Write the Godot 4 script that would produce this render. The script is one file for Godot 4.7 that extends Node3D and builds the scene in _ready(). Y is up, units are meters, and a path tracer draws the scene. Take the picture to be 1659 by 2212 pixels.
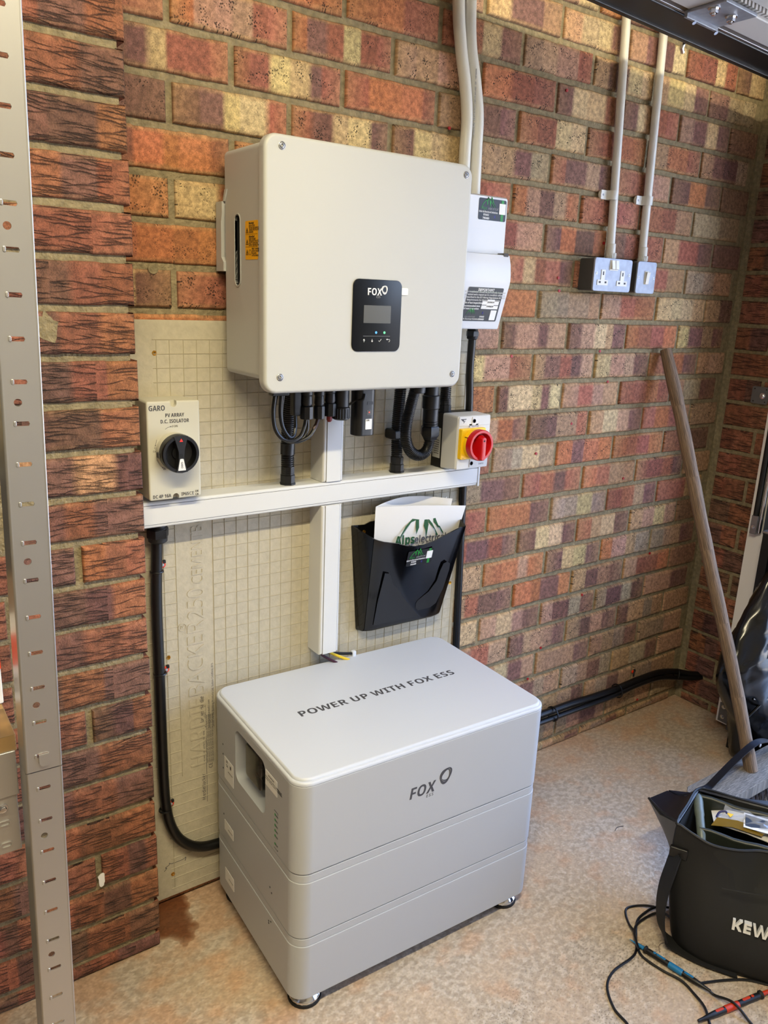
extends Node3D

# ---------------------------------------------------------------- mesh helper
class M:
	var v := PackedVector3Array()
	var uv := PackedVector2Array()
	var c := PackedColorArray()
	var xf := Transform3D()
	var ang := 38.0

	func at(p: Vector3, b := Basis()) -> M:
		xf = Transform3D(b, p)
		return self

	func tri(a: Vector3, b: Vector3, d: Vector3, ua := Vector2.ZERO, ub := Vector2.ZERO, ud := Vector2.ZERO, ca := Color.WHITE, cb := Color.WHITE, cd := Color.WHITE) -> void:
		v.append(xf * a); v.append(xf * d); v.append(xf * b)
		uv.append(ua); uv.append(ud); uv.append(ub)
		c.append(ca); c.append(cd); c.append(cb)

	func quad(a: Vector3, b: Vector3, d: Vector3, e: Vector3, ua := Vector2.ZERO, ub := Vector2.ZERO, ud := Vector2.ZERO, ue := Vector2.ZERO, ca := Color.WHITE, cb := Color.WHITE, cd := Color.WHITE, ce := Color.WHITE) -> void:
		tri(a, b, d, ua, ub, ud, ca, cb, cd)
		tri(a, d, e, ua, ud, ue, ca, cd, ce)

	func loft(rings: Array, capa := true, capb := true, closed := true) -> M:
		var n: int = rings[0].size()
		var run := 0.0
		for k in rings.size() - 1:
			var p: PackedVector3Array = rings[k]
			var q: PackedVector3Array = rings[k + 1]
			var step := (p[0] - q[0]).length()
			for i in (n if closed else n - 1):
				var j := (i + 1) % n
				quad(p[i], p[j], q[j], q[i], Vector2(float(i) / n, run), Vector2(float(i + 1) / n, run), Vector2(float(i + 1) / n, run + step), Vector2(float(i) / n, run + step))
			run += step
		if closed:
			for e in 2:
				if (e == 0 and capa) or (e == 1 and capb):
					var p: PackedVector3Array = rings[0] if e == 0 else rings[-1]
					var m := Vector3.ZERO
					for x in p: m += x / n
					for i in n:
						var j := (i + 1) % n
						if e == 0: tri(m, p[j], p[i])
						else: tri(m, p[i], p[j])
		return self

	func box(lo: Vector3, hi: Vector3, b := 0.0) -> M:
		var w := hi - lo
		var keep := xf
		xf = xf * Transform3D(Basis(), Vector3((lo.x + hi.x) / 2, (lo.y + hi.y) / 2, lo.z))
		slab(w.x, w.y, w.z, maxf(b, 0.00001), b, b, 1 if b < 0.002 else 3)
		xf = keep
		return self

	static func rr(w: float, h: float, r: float, n := 5) -> PackedVector2Array:
		var o := PackedVector2Array()
		r = minf(r, minf(w, h) / 2 - 0.00001)
		var cs := [Vector2(w / 2 - r, h / 2 - r), Vector2(-w / 2 + r, h / 2 - r), Vector2(-w / 2 + r, -h / 2 + r), Vector2(w / 2 - r, -h / 2 + r)]
		for k in 4:
			for i in n + 1:
				o.append(cs[k] + Vector2.from_angle(PI / 2 * (k + float(i) / n)) * r)
		return o

	# rounded rectangle in local xy, extruded from z 0 to d, edges rounded by b at the front and bb at the back
	func slab(w: float, h: float, d: float, r: float, b := 0.0, bb := 0.0, n := 5) -> M:
		var rings := []
		var lev := []
		if bb > 0:
			for i in 3: lev.append([bb * (1 - sin(PI / 4 * i)), bb * (1 - cos(PI / 4 * i))])
			for l in lev: l[1] = bb * (1 - sin(PI / 4 * lev.find(l))); 
			lev = [[bb, 0.0], [bb * 0.3, bb * 0.3], [0.0, bb]]
		else:
			lev = [[0.0, 0.0]]
		if b > 0: lev += [[0.0, d - b], [b * 0.12, d - b * 0.55], [b * 0.45, d - b * 0.15], [b, d]]
		else: lev.append([0.0, d])
		for l in lev:
			var ring := PackedVector3Array()
			for p in rr(w - 2 * l[0], h - 2 * l[0], maxf(r - l[0], 0.00002), n): ring.append(Vector3(p.x, p.y, l[1]))
			rings.append(ring)
		return loft(rings)

	func tube(path: Array, rad, n := 10, caps := true, squash := 1.0) -> M:
		var t: Vector3 = (path[1] - path[0]).normalized()
		var u := t.cross(Vector3(0.31, 0.17, 0.93)).normalized()
		var rings := []
		for k in path.size():
			var t2: Vector3 = (path[mini(k + 1, path.size() - 1)] - path[maxi(k - 1, 0)]).normalized()
			u = (u - t2 * u.dot(t2)).normalized()
			var w := t2.cross(u)
			var r: float = rad[k] if rad is Array else rad
			var ring := PackedVector3Array()
			for i in n:
				var a := TAU * i / n
				ring.append(path[k] + (u * cos(a) + w * sin(a) * squash) * r)
			rings.append(ring)
		return loft(rings, caps, caps)

	# profile of (radius, height) turned about the local y axis
	func lathe(prof: Array, n := 24, capa := true, capb := true) -> M:
		var rings := []
		for p in prof:
			var ring := PackedVector3Array()
			for i in n:
				var a := -TAU * i / n
				ring.append(Vector3(cos(a) * p.x, p.y, sin(a) * p.x))
			rings.append(ring)
		return loft(rings, capa, capb)

	func prism(poly: PackedVector2Array, z0: float, z1: float) -> M:
		if Geometry2D.is_polygon_clockwise(poly): poly.reverse()
		var ix := Geometry2D.triangulate_polygon(poly)
		for k in range(0, ix.size(), 3):
			var a := poly[ix[k]]; var b := poly[ix[k + 1]]; var d := poly[ix[k + 2]]
			if (b - a).cross(d - a) < 0:
				var s := b; b = d; d = s
			tri(Vector3(a.x, a.y, z1), Vector3(b.x, b.y, z1), Vector3(d.x, d.y, z1), a, b, d)
			tri(Vector3(a.x, a.y, z0), Vector3(d.x, d.y, z0), Vector3(b.x, b.y, z0), a, d, b)
		for i in poly.size():
			var a := poly[i]; var b := poly[(i + 1) % poly.size()]
			quad(Vector3(a.x, a.y, z0), Vector3(b.x, b.y, z0), Vector3(b.x, b.y, z1), Vector3(a.x, a.y, z1))
		return self

	func ringpoly(outer: PackedVector2Array, inner: PackedVector2Array, z0: float, z1: float) -> M:
		var n := outer.size()
		for i in n:
			var j := (i + 1) % n
			var a := outer[i]; var b := outer[j]; var d := inner[j]; var e := inner[i]
			quad(Vector3(a.x, a.y, z1), Vector3(b.x, b.y, z1), Vector3(d.x, d.y, z1), Vector3(e.x, e.y, z1))
			quad(Vector3(a.x, a.y, z0), Vector3(b.x, b.y, z0), Vector3(b.x, b.y, z1), Vector3(a.x, a.y, z1))
			quad(Vector3(d.x, d.y, z0), Vector3(e.x, e.y, z0), Vector3(e.x, e.y, z1), Vector3(d.x, d.y, z1))
		return self

	# two-sided sheet of the given thickness through a grid of points
	func sheet(rows: Array, th := 0.002) -> M:
		var nr := rows.size(); var nc: int = rows[0].size()
		var nrm := []
		for i in nr:
			var line := []
			for j in nc:
				var du: Vector3 = rows[i][mini(j + 1, nc - 1)] - rows[i][maxi(j - 1, 0)]
				var dv: Vector3 = rows[mini(i + 1, nr - 1)][j] - rows[maxi(i - 1, 0)][j]
				line.append(du.cross(dv).normalized() * th / 2)
			nrm.append(line)
		for i in nr - 1:
			for j in nc - 1:
				var u0 := float(j) / (nc - 1); var u1 := float(j + 1) / (nc - 1)
				var v0 := float(i) / (nr - 1); var v1 := float(i + 1) / (nr - 1)
				quad(rows[i][j] + nrm[i][j], rows[i][j + 1] + nrm[i][j + 1], rows[i + 1][j + 1] + nrm[i + 1][j + 1], rows[i + 1][j] + nrm[i + 1][j], Vector2(u0, v0), Vector2(u1, v0), Vector2(u1, v1), Vector2(u0, v1))
				quad(rows[i][j] - nrm[i][j], rows[i + 1][j] - nrm[i + 1][j], rows[i + 1][j + 1] - nrm[i + 1][j + 1], rows[i][j + 1] - nrm[i][j + 1], Vector2(u0, v0), Vector2(u0, v1), Vector2(u1, v1), Vector2(u1, v0))
		for j in nc - 1:
			for i in [0, nr - 1]:
				quad(rows[i][j] - nrm[i][j], rows[i][j + 1] - nrm[i][j + 1], rows[i][j + 1] + nrm[i][j + 1], rows[i][j] + nrm[i][j])
		for i in nr - 1:
			for j in [0, nc - 1]:
				quad(rows[i][j] - nrm[i][j], rows[i + 1][j] - nrm[i + 1][j], rows[i + 1][j] + nrm[i + 1][j], rows[i][j] + nrm[i][j])
		return self

	func mesh() -> ArrayMesh:
		var nt := v.size() / 3
		var fn := PackedVector3Array(); fn.resize(nt)
		var at_pos := {}
		for t in nt:
			fn[t] = (v[t * 3 + 2] - v[t * 3]).cross(v[t * 3 + 1] - v[t * 3])
			for k in 3:
				var key := Vector3i((v[t * 3 + k] * 20000.0).round())
				if not at_pos.has(key): at_pos[key] = PackedInt32Array()
				at_pos[key].append(t)
		var nrm := PackedVector3Array(); nrm.resize(v.size())
		var lim := cos(deg_to_rad(ang))
		for t in nt:
			var f := fn[t].normalized()
			for k in 3:
				var s := Vector3.ZERO
				for o in at_pos[Vector3i((v[t * 3 + k] * 20000.0).round())]:
					if fn[o].normalized().dot(f) > lim: s += fn[o]
				nrm[t * 3 + k] = s.normalized() if s.length() > 0 else Vector3.UP
		var arr := []
		arr.resize(Mesh.ARRAY_MAX)
		arr[Mesh.ARRAY_VERTEX] = v
		arr[Mesh.ARRAY_NORMAL] = nrm
		arr[Mesh.ARRAY_TEX_UV] = uv
		arr[Mesh.ARRAY_COLOR] = c
		var am := ArrayMesh.new()
		am.add_surface_from_arrays(Mesh.PRIMITIVE_TRIANGLES, arr)
		return am

# ---------------------------------------------------------------- node helpers
func thing(called: String, label: String, category: String, at: Vector3, group := "") -> Node3D:
	var o := Node3D.new()
	o.name = called
	add_child(o, true)
	o.position = at
	o.set_meta("label", label); o.set_meta("category", category)
	if group: o.set_meta("group", group)
	return o

func struct(called: String, at := Vector3.ZERO) -> Node3D:
	var o := Node3D.new()
	o.name = called
	add_child(o, true)
	o.position = at
	o.set_meta("kind", "structure")
	return o

# a mesh with every facet flat, for the boolean cuts
func flat(m: M) -> ArrayMesh:
	m.ang = 0.5
	return m.mesh()

# a mesh whose points are given in the world, hung under its thing (things that use it are not turned)
func mk(t: Node3D) -> M:
	var m := M.new()
	return m

func part(t: Node3D, called: String, m: M, mat: Material, label := "", local := false) -> MeshInstance3D:
	var o := MeshInstance3D.new()
	o.name = called
	if not local:
		var inv := t.global_transform.affine_inverse()
		for i in m.v.size(): m.v[i] = inv * m.v[i]
	o.mesh = m.mesh()
	o.material_override = mat
	t.add_child(o, true)
	if label: o.set_meta("label", label)
	return o

var fonts := {}
func txt(t: Node3D, s: String, cap: float, at: Vector3, mat: Material, b := Basis(), bold := false, squash := 1.0, local := false, align := 1, called := "lettering", depth := 0.0006, serif := false) -> MeshInstance3D:
	var key := str(bold, serif)
	if not fonts.has(key):
		var f := SystemFont.new()
		f.font_names = PackedStringArray(["Droid Serif" if serif else "Droid Sans"])
		f.font_weight = 700 if bold else 400
		fonts[key] = f
	var tm := TextMesh.new()
	tm.text = s
	tm.font = fonts[key]
	tm.font_size = 48
	tm.pixel_size = cap / (48 * 0.714)
	tm.depth = depth
	tm.curve_step = 2.0
	tm.horizontal_alignment = align as HorizontalAlignment
	tm.vertical_alignment = VERTICAL_ALIGNMENT_CENTER
	var o := MeshInstance3D.new()
	o.name = called
	o.mesh = tm
	o.material_override = mat
	t.add_child(o, true)
	var x := Transform3D(b * Basis.from_scale(Vector3(squash, 1, 1)), at)
	o.transform = x if local else t.global_transform.affine_inverse() * x
	return o

func mat(c: Color, rough := 0.6, metal := 0.0) -> StandardMaterial3D:
	var m := StandardMaterial3D.new()
	m.albedo_color = c
	m.roughness = rough
	m.metallic = metal
	return m

func tex(w: int, h: int, f: Callable) -> ImageTexture:
	var im := Image.create_empty(w, h, false, Image.FORMAT_RGB8)
	for y in h:
		for x in w: im.set_pixel(x, y, f.call(x, y))
	return ImageTexture.create_from_image(im)

func gray(w: int, h: int, a: PackedFloat32Array) -> Image:
	var by := PackedByteArray(); by.resize(w * h)
	for i in w * h: by[i] = clampi(int(a[i] * 255.0), 0, 255)
	return Image.create_from_data(w, h, false, Image.FORMAT_L8, by)

func bump(im: Image, k: float) -> ImageTexture:
	var n: Image = im.duplicate()
	n.convert(Image.FORMAT_RGBA8)
	n.bump_map_to_normal_map(k)
	return ImageTexture.create_from_image(n)

func noise(kind: int, freq: float, sd: int, oct := 4) -> FastNoiseLite:
	var n := FastNoiseLite.new()
	n.noise_type = kind as FastNoiseLite.NoiseType
	n.frequency = freq
	n.seed = sd
	n.fractal_octaves = oct
	if kind == FastNoiseLite.TYPE_CELLULAR:
		n.fractal_type = FastNoiseLite.FRACTAL_NONE
		n.cellular_return_type = FastNoiseLite.RETURN_DISTANCE
	return n

func ntex(freq: float, sd: int, lo: Color, hi: Color, size := 512, oct := 4, norm := -1.0) -> NoiseTexture2D:
	var t := NoiseTexture2D.new()
	t.width = size; t.height = size
	t.seamless = true
	t.noise = noise(FastNoiseLite.TYPE_SIMPLEX_SMOOTH, freq, sd, oct)
	if norm > 0:
		t.as_normal_map = true
		t.bump_strength = norm
	else:
		var g := Gradient.new()
		g.colors = PackedColorArray([lo, hi])
		t.color_ramp = g
	return t

# a plain material with fine grain, mapped in the world
func grained(c: Color, rough: float, amount: float, scale: float, sd: int, nrm := 0.0, metal := 0.0) -> StandardMaterial3D:
	var m := mat(c, rough, metal)
	m.albedo_texture = ntex(0.02, sd, Color(1 - amount, 1 - amount, 1 - amount), Color.WHITE)
	m.uv1_triplanar = true
	m.uv1_world_triplanar = true
	m.uv1_scale = Vector3.ONE * scale
	if nrm > 0:
		m.normal_enabled = true
		m.normal_texture = ntex(0.05, sd + 7, Color.BLACK, Color.WHITE, 512, 5, 6.0)
		m.normal_scale = nrm
	return m

func cr(p: Array, seg := 8) -> Array:
	var o := []
	for i in p.size() - 1:
		var a: Vector3 = p[maxi(i - 1, 0)]; var b: Vector3 = p[i]; var c: Vector3 = p[i + 1]; var d: Vector3 = p[mini(i + 2, p.size() - 1)]
		for k in seg:
			o.append(b.cubic_interpolate(c, a, d, float(k) / seg))
	o.append(p[-1])
	return o

# even steps along a smooth path
func even(p: Array, step: float) -> Array:
	var q := cr(p, 24)
	var o := [q[0]]
	var left := step
	for i in q.size() - 1:
		var a: Vector3 = q[i]; var b: Vector3 = q[i + 1]
		var l := (b - a).length(); var s := 0.0
		while l - s >= left:
			s += left
			o.append(a.lerp(b, s / l))
			left = step
		left -= l - s
	return o

func lin(r: float, g: float, b: float) -> Color:
	return Color(r / 255.0, g / 255.0, b / 255.0).srgb_to_linear()

const SIDE := Basis(Vector3(0, 0, 1), Vector3(0, 1, 0), Vector3(-1, 0, 0))   # a face that looks towards -x
const FLAT := Basis(Vector3(1, 0, 0), Vector3(0, 0, -1), Vector3(0, 1, 0))   # a face that looks up, its top towards the wall

var A := {}   # shared materials
var rng := RandomNumberGenerator.new()

func _ready() -> void:
	rng.seed = 41
	# ------------------------------------------------ camera, sky, lamp, exposure
	var cam := Camera3D.new()
	cam.name = "camera"
	add_child(cam)
	cam.position = Vector3(-0.8572, 1.2712, 1.3911)
	cam.rotation = Vector3(-0.26760, -0.61883, 0.04210)
	cam.fov = 66.047
	cam.near = 0.02
	cam.current = true
	var we := WorldEnvironment.new()
	we.name = "world_environment"
	var env := Environment.new()
	env.background_mode = Environment.BG_SKY
	var sky := Sky.new()
	var sm := ProceduralSkyMaterial.new()
	sm.sky_top_color = Color(0.60, 0.73, 0.97)
	sm.sky_horizon_color = Color(0.80, 0.88, 1.0)
	sm.ground_bottom_color = Color(0.42, 0.42, 0.44)
	sm.ground_horizon_color = Color(0.6, 0.62, 0.66)
	sm.sun_angle_max = 1.0
	sky.sky_material = sm
	env.sky = sky
	env.background_energy_multiplier = 8.5
	env.ambient_light_source = Environment.AMBIENT_SOURCE_SKY
	env.tonemap_mode = Environment.TONE_MAPPER_LINEAR
	env.tonemap_exposure = 0.9
	env.sdfgi_enabled = true
	env.ssao_enabled = true
	env.ssil_enabled = true
	we.environment = env
	add_child(we)
	var sun := DirectionalLight3D.new()      # high over the roof: it lights the drive outside, not the room
	sun.name = "sun"
	add_child(sun)
	sun.basis = Basis.looking_at(Vector3(0.55, -0.80, -0.25))
	sun.light_color = Color(1.0, 0.98, 0.95)
	sun.light_energy = 20.0
	sun.light_angular_distance = 0.5
	sun.shadow_enabled = true

	materials()
	room()
	brick_walls()
	overhead_door()
	ceiling_lamp()
	backer_board()
	inverter()
	battery()
	trunking()
	isolators()
	under_inverter()
	sockets()
	pouch()
	cables()
	broom()
	right_corner()
	tool_bag()
	test_leads()
	shelving()

func materials() -> void:
	A.white = mat(Color(0.70, 0.70, 0.685), 0.45)
	A.cu = mat(Color(0.80, 0.81, 0.83), 0.35)          # powder-coated white
	A.bwhite = mat(Color(0.665, 0.675, 0.69), 0.45)
	A.lid = mat(Color(0.755, 0.775, 0.815), 0.4)
	A.upvc = mat(Color(0.80, 0.80, 0.79), 0.4)           # trunking
	A.pipe = mat(Color(0.82, 0.81, 0.77), 0.3)
	A.gap = mat(Color(0.30, 0.295, 0.29), 0.8)
	A.beige = mat(Color(0.74, 0.725, 0.66), 0.45)
	A.lightgrey = mat(Color(0.77, 0.77, 0.76), 0.45)
	A.black = mat(Color(0.035, 0.035, 0.04), 0.42)
	A.gloss = mat(Color(0.018, 0.018, 0.026), 0.12)
	A.stickerblack = mat(Color(0.02, 0.02, 0.025), 0.45)
	A.rubber = mat(Color(0.03, 0.03, 0.032), 0.6)
	A.cable = mat(Color(0.025, 0.025, 0.028), 0.38)
	A.chrome = mat(Color(0.82, 0.82, 0.83), 0.12, 1.0)
	A.steel = mat(Color(0.62, 0.62, 0.63), 0.38, 1.0)
	A.galv = grained(Color(0.60, 0.62, 0.66), 0.5, 0.12, 4.0, 5, 0.0, 0.5)
	A.brass = mat(Color(0.75, 0.55, 0.2), 0.35, 1.0)
	A.dark = mat(Color(0.01, 0.01, 0.012), 0.7)
	A.ink = mat(Color(0.24, 0.24, 0.26), 0.7)
	A.inkblack = mat(Color(0.03, 0.03, 0.03), 0.7)
	A.inkgreen = mat(Color(0.05, 0.28, 0.09), 0.7)
	A.inkwhite = mat(Color(0.86, 0.86, 0.86), 0.6)
	A.inkgrey = mat(Color(0.55, 0.55, 0.56), 0.6)
	A.greenbar = mat(Color(0.06, 0.5, 0.16), 0.5)
	A.purpleink = mat(Color(0.2, 0.17, 0.5), 0.6)
	A.sticker = mat(Color(0.88, 0.88, 0.87), 0.5)
	A.yellow = mat(Color(0.92, 0.66, 0.02), 0.45)
	A.brightyellow = mat(Color(0.93, 0.75, 0.05), 0.4)
	A.red = mat(Color(0.72, 0.03, 0.06), 0.38)
	A.redplug = mat(Color(0.62, 0.05, 0.06), 0.5)
	A.orangeplug = mat(Color(0.85, 0.22, 0.08), 0.5)
	A.paper = mat(Color(0.86, 0.85, 0.83), 0.6)
	A.smoke = mat(Color(0.05, 0.05, 0.05, 0.55), 0.15)
	A.smoke.transparency = BaseMaterial3D.TRANSPARENCY_ALPHA
	var led := func(c: Color, e: float) -> StandardMaterial3D:
		var m := mat(Color(0.1, 0.1, 0.1), 0.4)
		m.emission_enabled = true; m.emission = c; m.emission_energy_multiplier = e
		return m
	A.ledblue = led.call(Color(0.35, 0.7, 1.0), 1.6)
	A.ledgreen = led.call(Color(0.45, 1.0, 0.65), 1.6)
	A.ledred = led.call(Color(1.0, 0.35, 0.25), 1.6)
	A.ledside = led.call(Color(0.1, 0.6, 0.25), 0.35)
	# brick faces: grain and pits over the colour of each brick
	A.brick = []
	for k in 3:
		var w := 512; var h := 256
		var n1 := noise(FastNoiseLite.TYPE_SIMPLEX_SMOOTH, 0.03, 10 + k, 4)
		var n2 := noise(FastNoiseLite.TYPE_VALUE, 0.35, 20 + k, 2)
		var pits := noise(FastNoiseLite.TYPE_CELLULAR, 0.085, 30 + k)
		var where := noise(FastNoiseLite.TYPE_SIMPLEX, 0.011, 40 + k, 2)
		var hgt := PackedFloat32Array(); hgt.resize(w * h)
		var im := Image.create_empty(w, h, false, Image.FORMAT_RGB8)
		for y in h:
			for x in w:
				var a := 0.86 + n1.get_noise_2d(x, y) * 0.22 + n2.get_noise_2d(x, y) * 0.13
				var d := pits.get_noise_2d(x, y) + 1.0
				var lim: float = 0.1 + where.get_noise_2d(x, y) * [0.2, 0.06, 0.32][k]
				var p := clampf((lim - d) * 9.0, 0.0, 1.0)
				a = lerpf(a, 0.3, p * 0.85)
				im.set_pixel(x, y, Color(a, a * 0.985, a * 0.97))
				hgt[y * w + x] = 0.6 + n1.get_noise_2d(x, y) * 0.2 + n2.get_noise_2d(x, y) * 0.16 - p * 0.5
		var m := mat(Color.WHITE, 0.88)
		m.vertex_color_use_as_albedo = true
		m.albedo_texture = ImageTexture.create_from_image(im)
		m.normal_enabled = true
		m.normal_texture = bump(gray(w, h, hgt), 3.0)
		m.normal_scale = 0.8
		A.brick.append(m)
	# rustic bricks: deep horizontal creases, as fine relief plus shade darkened into the colour
	A.rustic = []
	for k in 4:
		var w := 512; var h := 170
		var r := RandomNumberGenerator.new(); r.seed = 700 + k
		var hgt := PackedFloat32Array(); hgt.resize(w * h); hgt.fill(0.72)
		var n1 := noise(FastNoiseLite.TYPE_SIMPLEX_SMOOTH, 0.02, 50 + k, 4)
		var n2 := noise(FastNoiseLite.TYPE_VALUE, 0.3, 60 + k, 3)
		for q in 74:
			var x := r.randf() * w * 1.1 - 30; var y := r.randf() * h
			var slope := r.randfn(0.0, 0.10); var len := r.randf_range(50, 210)
			var ph := r.randf() * TAU; var amp := r.randf_range(1.0, 4.5); var wd := r.randf_range(0.7, 2.0)
			for s in int(len):
				var e := sin(PI * s / len)
				var yy := y + slope * s + sin(ph + s * 0.045) * amp + n2.get_noise_2d(x + s, y) * 1.5
				var xx := int(x + s)
				var ww := wd * (0.35 + 0.65 * e)
				for dy in range(-6, 7):
					var py := int(yy) + dy
					if xx >= 0 and xx < w and py >= 0 and py < h:
						var dd := absf(py - yy)
						var i := py * w + xx
						if dd < ww + 1.0: hgt[i] = minf(hgt[i], 0.72 - 0.62 * e * clampf(ww + 1.0 - dd, 0, 1))
						elif dy > 0 and dd < ww + 4.0: hgt[i] = minf(0.95, hgt[i] + 0.035 * e)
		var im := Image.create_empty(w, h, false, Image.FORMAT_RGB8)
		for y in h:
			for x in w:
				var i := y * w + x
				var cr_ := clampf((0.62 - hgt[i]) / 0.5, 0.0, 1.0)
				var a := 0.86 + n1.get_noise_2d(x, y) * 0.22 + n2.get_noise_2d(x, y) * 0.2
				a *= 1.0 - 0.45 * cr_  # creases painted darker: a little dirt plus the shade of the grooves
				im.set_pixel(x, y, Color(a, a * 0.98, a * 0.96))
				hgt[i] += n2.get_noise_2d(x, y) * 0.1 + n1.get_noise_2d(x, y) * 0.12
		var m := mat(Color.WHITE, 0.9)
		m.vertex_color_use_as_albedo = true
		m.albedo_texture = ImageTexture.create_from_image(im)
		m.normal_enabled = true
		m.normal_texture = bump(gray(w, h, hgt), 7.0)
		m.normal_scale = 1.0
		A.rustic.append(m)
	A.mortar = grained(Color(0.60, 0.545, 0.42), 0.95, 0.25, 5.0, 3, 0.8)
	A.plaster = grained(Color(0.72, 0.69, 0.64), 0.95, 0.2, 1.0, 8)
	A.board = grained(Color(0.72, 0.685, 0.60), 0.9, 0.08, 5.0, 14, 0.12)
	A.score = mat(Color(0.665, 0.63, 0.54), 0.9)
	A.ceil = mat(Color(0.8, 0.79, 0.76), 0.9)
	A.sheetmetal = mat(Color(0.74, 0.735, 0.73), 0.45)
	A.doorframe = mat(Color(0.9, 0.89, 0.88), 0.5)
	A.doorblack = mat(Color(0.045, 0.045, 0.05), 0.4)
	A.wood = wood(Color(0.56, 0.47, 0.38), 31, Vector2(2, 5))
	A.greywood = wood(Color(0.58, 0.56, 0.53), 32, Vector2(3, 10))
	A.chip = wood(Color(0.62, 0.5, 0.33), 33, Vector2(2, 3))

func wood(c: Color, sd: int, sc: Vector2) -> StandardMaterial3D:
	var m := mat(c, 0.75)
	var n := noise(FastNoiseLite.TYPE_SIMPLEX_SMOOTH, 0.02, sd, 4)
	var w := 256; var h := 256
	var hg := PackedFloat32Array(); hg.resize(w * h)
	var im := Image.create_empty(w, h, false, Image.FORMAT_RGB8)
	for y in h:
		for x in w:
			var a := 0.8 + n.get_noise_2d(x * 4.0, y * 0.35) * 0.38 + n.get_noise_2d(x * 14.0, y * 1.1 + 500) * 0.24
			hg[y * w + x] = a * 0.6
			im.set_pixel(x, y, Color(a, a * 0.98, a * 0.95))
	m.albedo_texture = ImageTexture.create_from_image(im)
	m.normal_enabled = true
	m.normal_texture = bump(gray(w, h, hg), 2.0)
	m.uv1_scale = Vector3(sc.x, sc.y, 1)
	return m

# ------------------------------------------------------------------ the room
func room() -> void:
	# concrete floor: trowelled screed dusted with brick dust, pitted aggregate near the battery
	var w := 1536; var h := 1024     # x -1.1 .. 1.5, z -0.05 .. 1.3
	var big := noise(FastNoiseLite.TYPE_SIMPLEX_SMOOTH, 0.0075, 91, 5)
	var dust := noise(FastNoiseLite.TYPE_SIMPLEX_SMOOTH, 0.014, 92, 5)
	var fine := noise(FastNoiseLite.TYPE_VALUE, 0.45, 93, 2)
	var mid := noise(FastNoiseLite.TYPE_SIMPLEX, 0.07, 95, 3)
	var spk := noise(FastNoiseLite.TYPE_CELLULAR, 0.24, 94)
	var hgt := PackedFloat32Array(); hgt.resize(w * h)
	var im := Image.create_empty(w, h, false, Image.FORMAT_RGB8)
	var base := Color(0.70, 0.625, 0.54); var grey := Color(0.655, 0.60, 0.53); var rust := Color(0.71, 0.565, 0.445); var pale := Color(0.75, 0.70, 0.64)
	for y in h:
		for x in w:
			var X := -1.1 + 2.6 * x / w; var Z := -0.05 + 1.35 * y / h
			var b := big.get_noise_2d(x, y); var d := dust.get_noise_2d(x, y); var f := fine.get_noise_2d(x, y); var q := mid.get_noise_2d(x, y)
			var c := base.lerp(grey, clampf(0.5 + b * 1.6, 0, 1)).lerp(pale, clampf(q * 1.2 + b, 0, 0.55))
			var edge := clampf(1.0 - Z / 0.16, 0, 1)
			var left := clampf((-0.15 - X) / 0.3, 0, 1)
			var du := clampf((d - 0.12) * 1.8, 0, 0.7) + edge * clampf(0.75 + d * 1.2, 0, 1) * 0.9 + left * clampf(0.4 + d * 1.5, 0, 0.6)
			c = c.lerp(rust, clampf(du, 0, 0.92) * 0.75)
			var near := clampf((Z - 0.42) / 0.2, 0, 1)
			var s := spk.get_noise_2d(x, y) + 1.0
			var pit := clampf((0.12 + 0.14 * b + 0.08 * near - s) * 5.0, 0, 1) * (0.25 + 0.75 * near)
			c = c.lerp(Color(0.24, 0.21, 0.18), pit * 0.55)
			var st := Vector2(X + 0.405, (Z - 0.03) * 0.55).length()      # rusty water stain beside the pier
			if st < 0.05 + d * 0.02: c = c.lerp(Color(0.34, 0.16, 0.055), 0.8 * clampf((0.055 + d * 0.02 - st) * 60.0, 0, 1))
			var g := 1.0 + f * 0.10 + q * 0.05
			im.set_pixel(x, y, Color(c.r * g, c.g * g, c.b * g))
			hgt[y * w + x] = 0.6 + f * 0.12 + q * 0.12 - pit * 0.3
	var fm := mat(Color.WHITE, 0.5)
	fm.albedo_texture = ImageTexture.create_from_image(im)
	fm.normal_enabled = true
	fm.normal_texture = bump(gray(w, h, hgt), 2.5)
	fm.normal_scale = 0.7
	var f := struct("floor")
	var m := M.new()
	m.quad(Vector3(-1.1, 0, 1.3), Vector3(1.5, 0, 1.3), Vector3(1.5, 0, -0.05), Vector3(-1.1, 0, -0.05), Vector2(0, 1), Vector2(1, 1), Vector2(1, 0), Vector2(0, 0))
	part(f, "screed", m, fm)
	m = M.new()
	var fr := grained(Color(0.58, 0.49, 0.39), 0.9, 0.25, 1.5, 77)
	m.box(Vector3(-3.8, -0.12, -0.05), Vector3(-1.1, 0, 2.9)); m.box(Vector3(-1.1, -0.12, 1.3), Vector3(1.5, 0, 2.9))
	m.box(Vector3(-1.1, -0.12, -0.05), Vector3(1.5, -0.002, 1.3))
	part(f, "slab", m, fr)
	var dr := struct("driveway")
	m = M.new().box(Vector3(1.5, -0.2, -4), Vector3(9, -0.02, 7))
	part(dr, "paving", m, grained(Color(0.76, 0.75, 0.73), 0.9, 0.15, 1.0, 78))
	var c := struct("ceiling")
	part(c, "plasterboard", M.new().box(Vector3(-3.9, 2.4, -0.2), Vector3(1.75, 2.52, 2.95)), A.ceil)
	var wl := struct("wall_left")
	part(wl, "blockwork", M.new().box(Vector3(-3.95, -0.1, -0.2), Vector3(-3.8, 2.45, 2.95)), A.plaster)
	var wf := struct("wall_front")
	part(wf, "blockwork", M.new().box(Vector3(-3.9, -0.1, 2.8), Vector3(1.75, 2.45, 2.95)), A.plaster)

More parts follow.
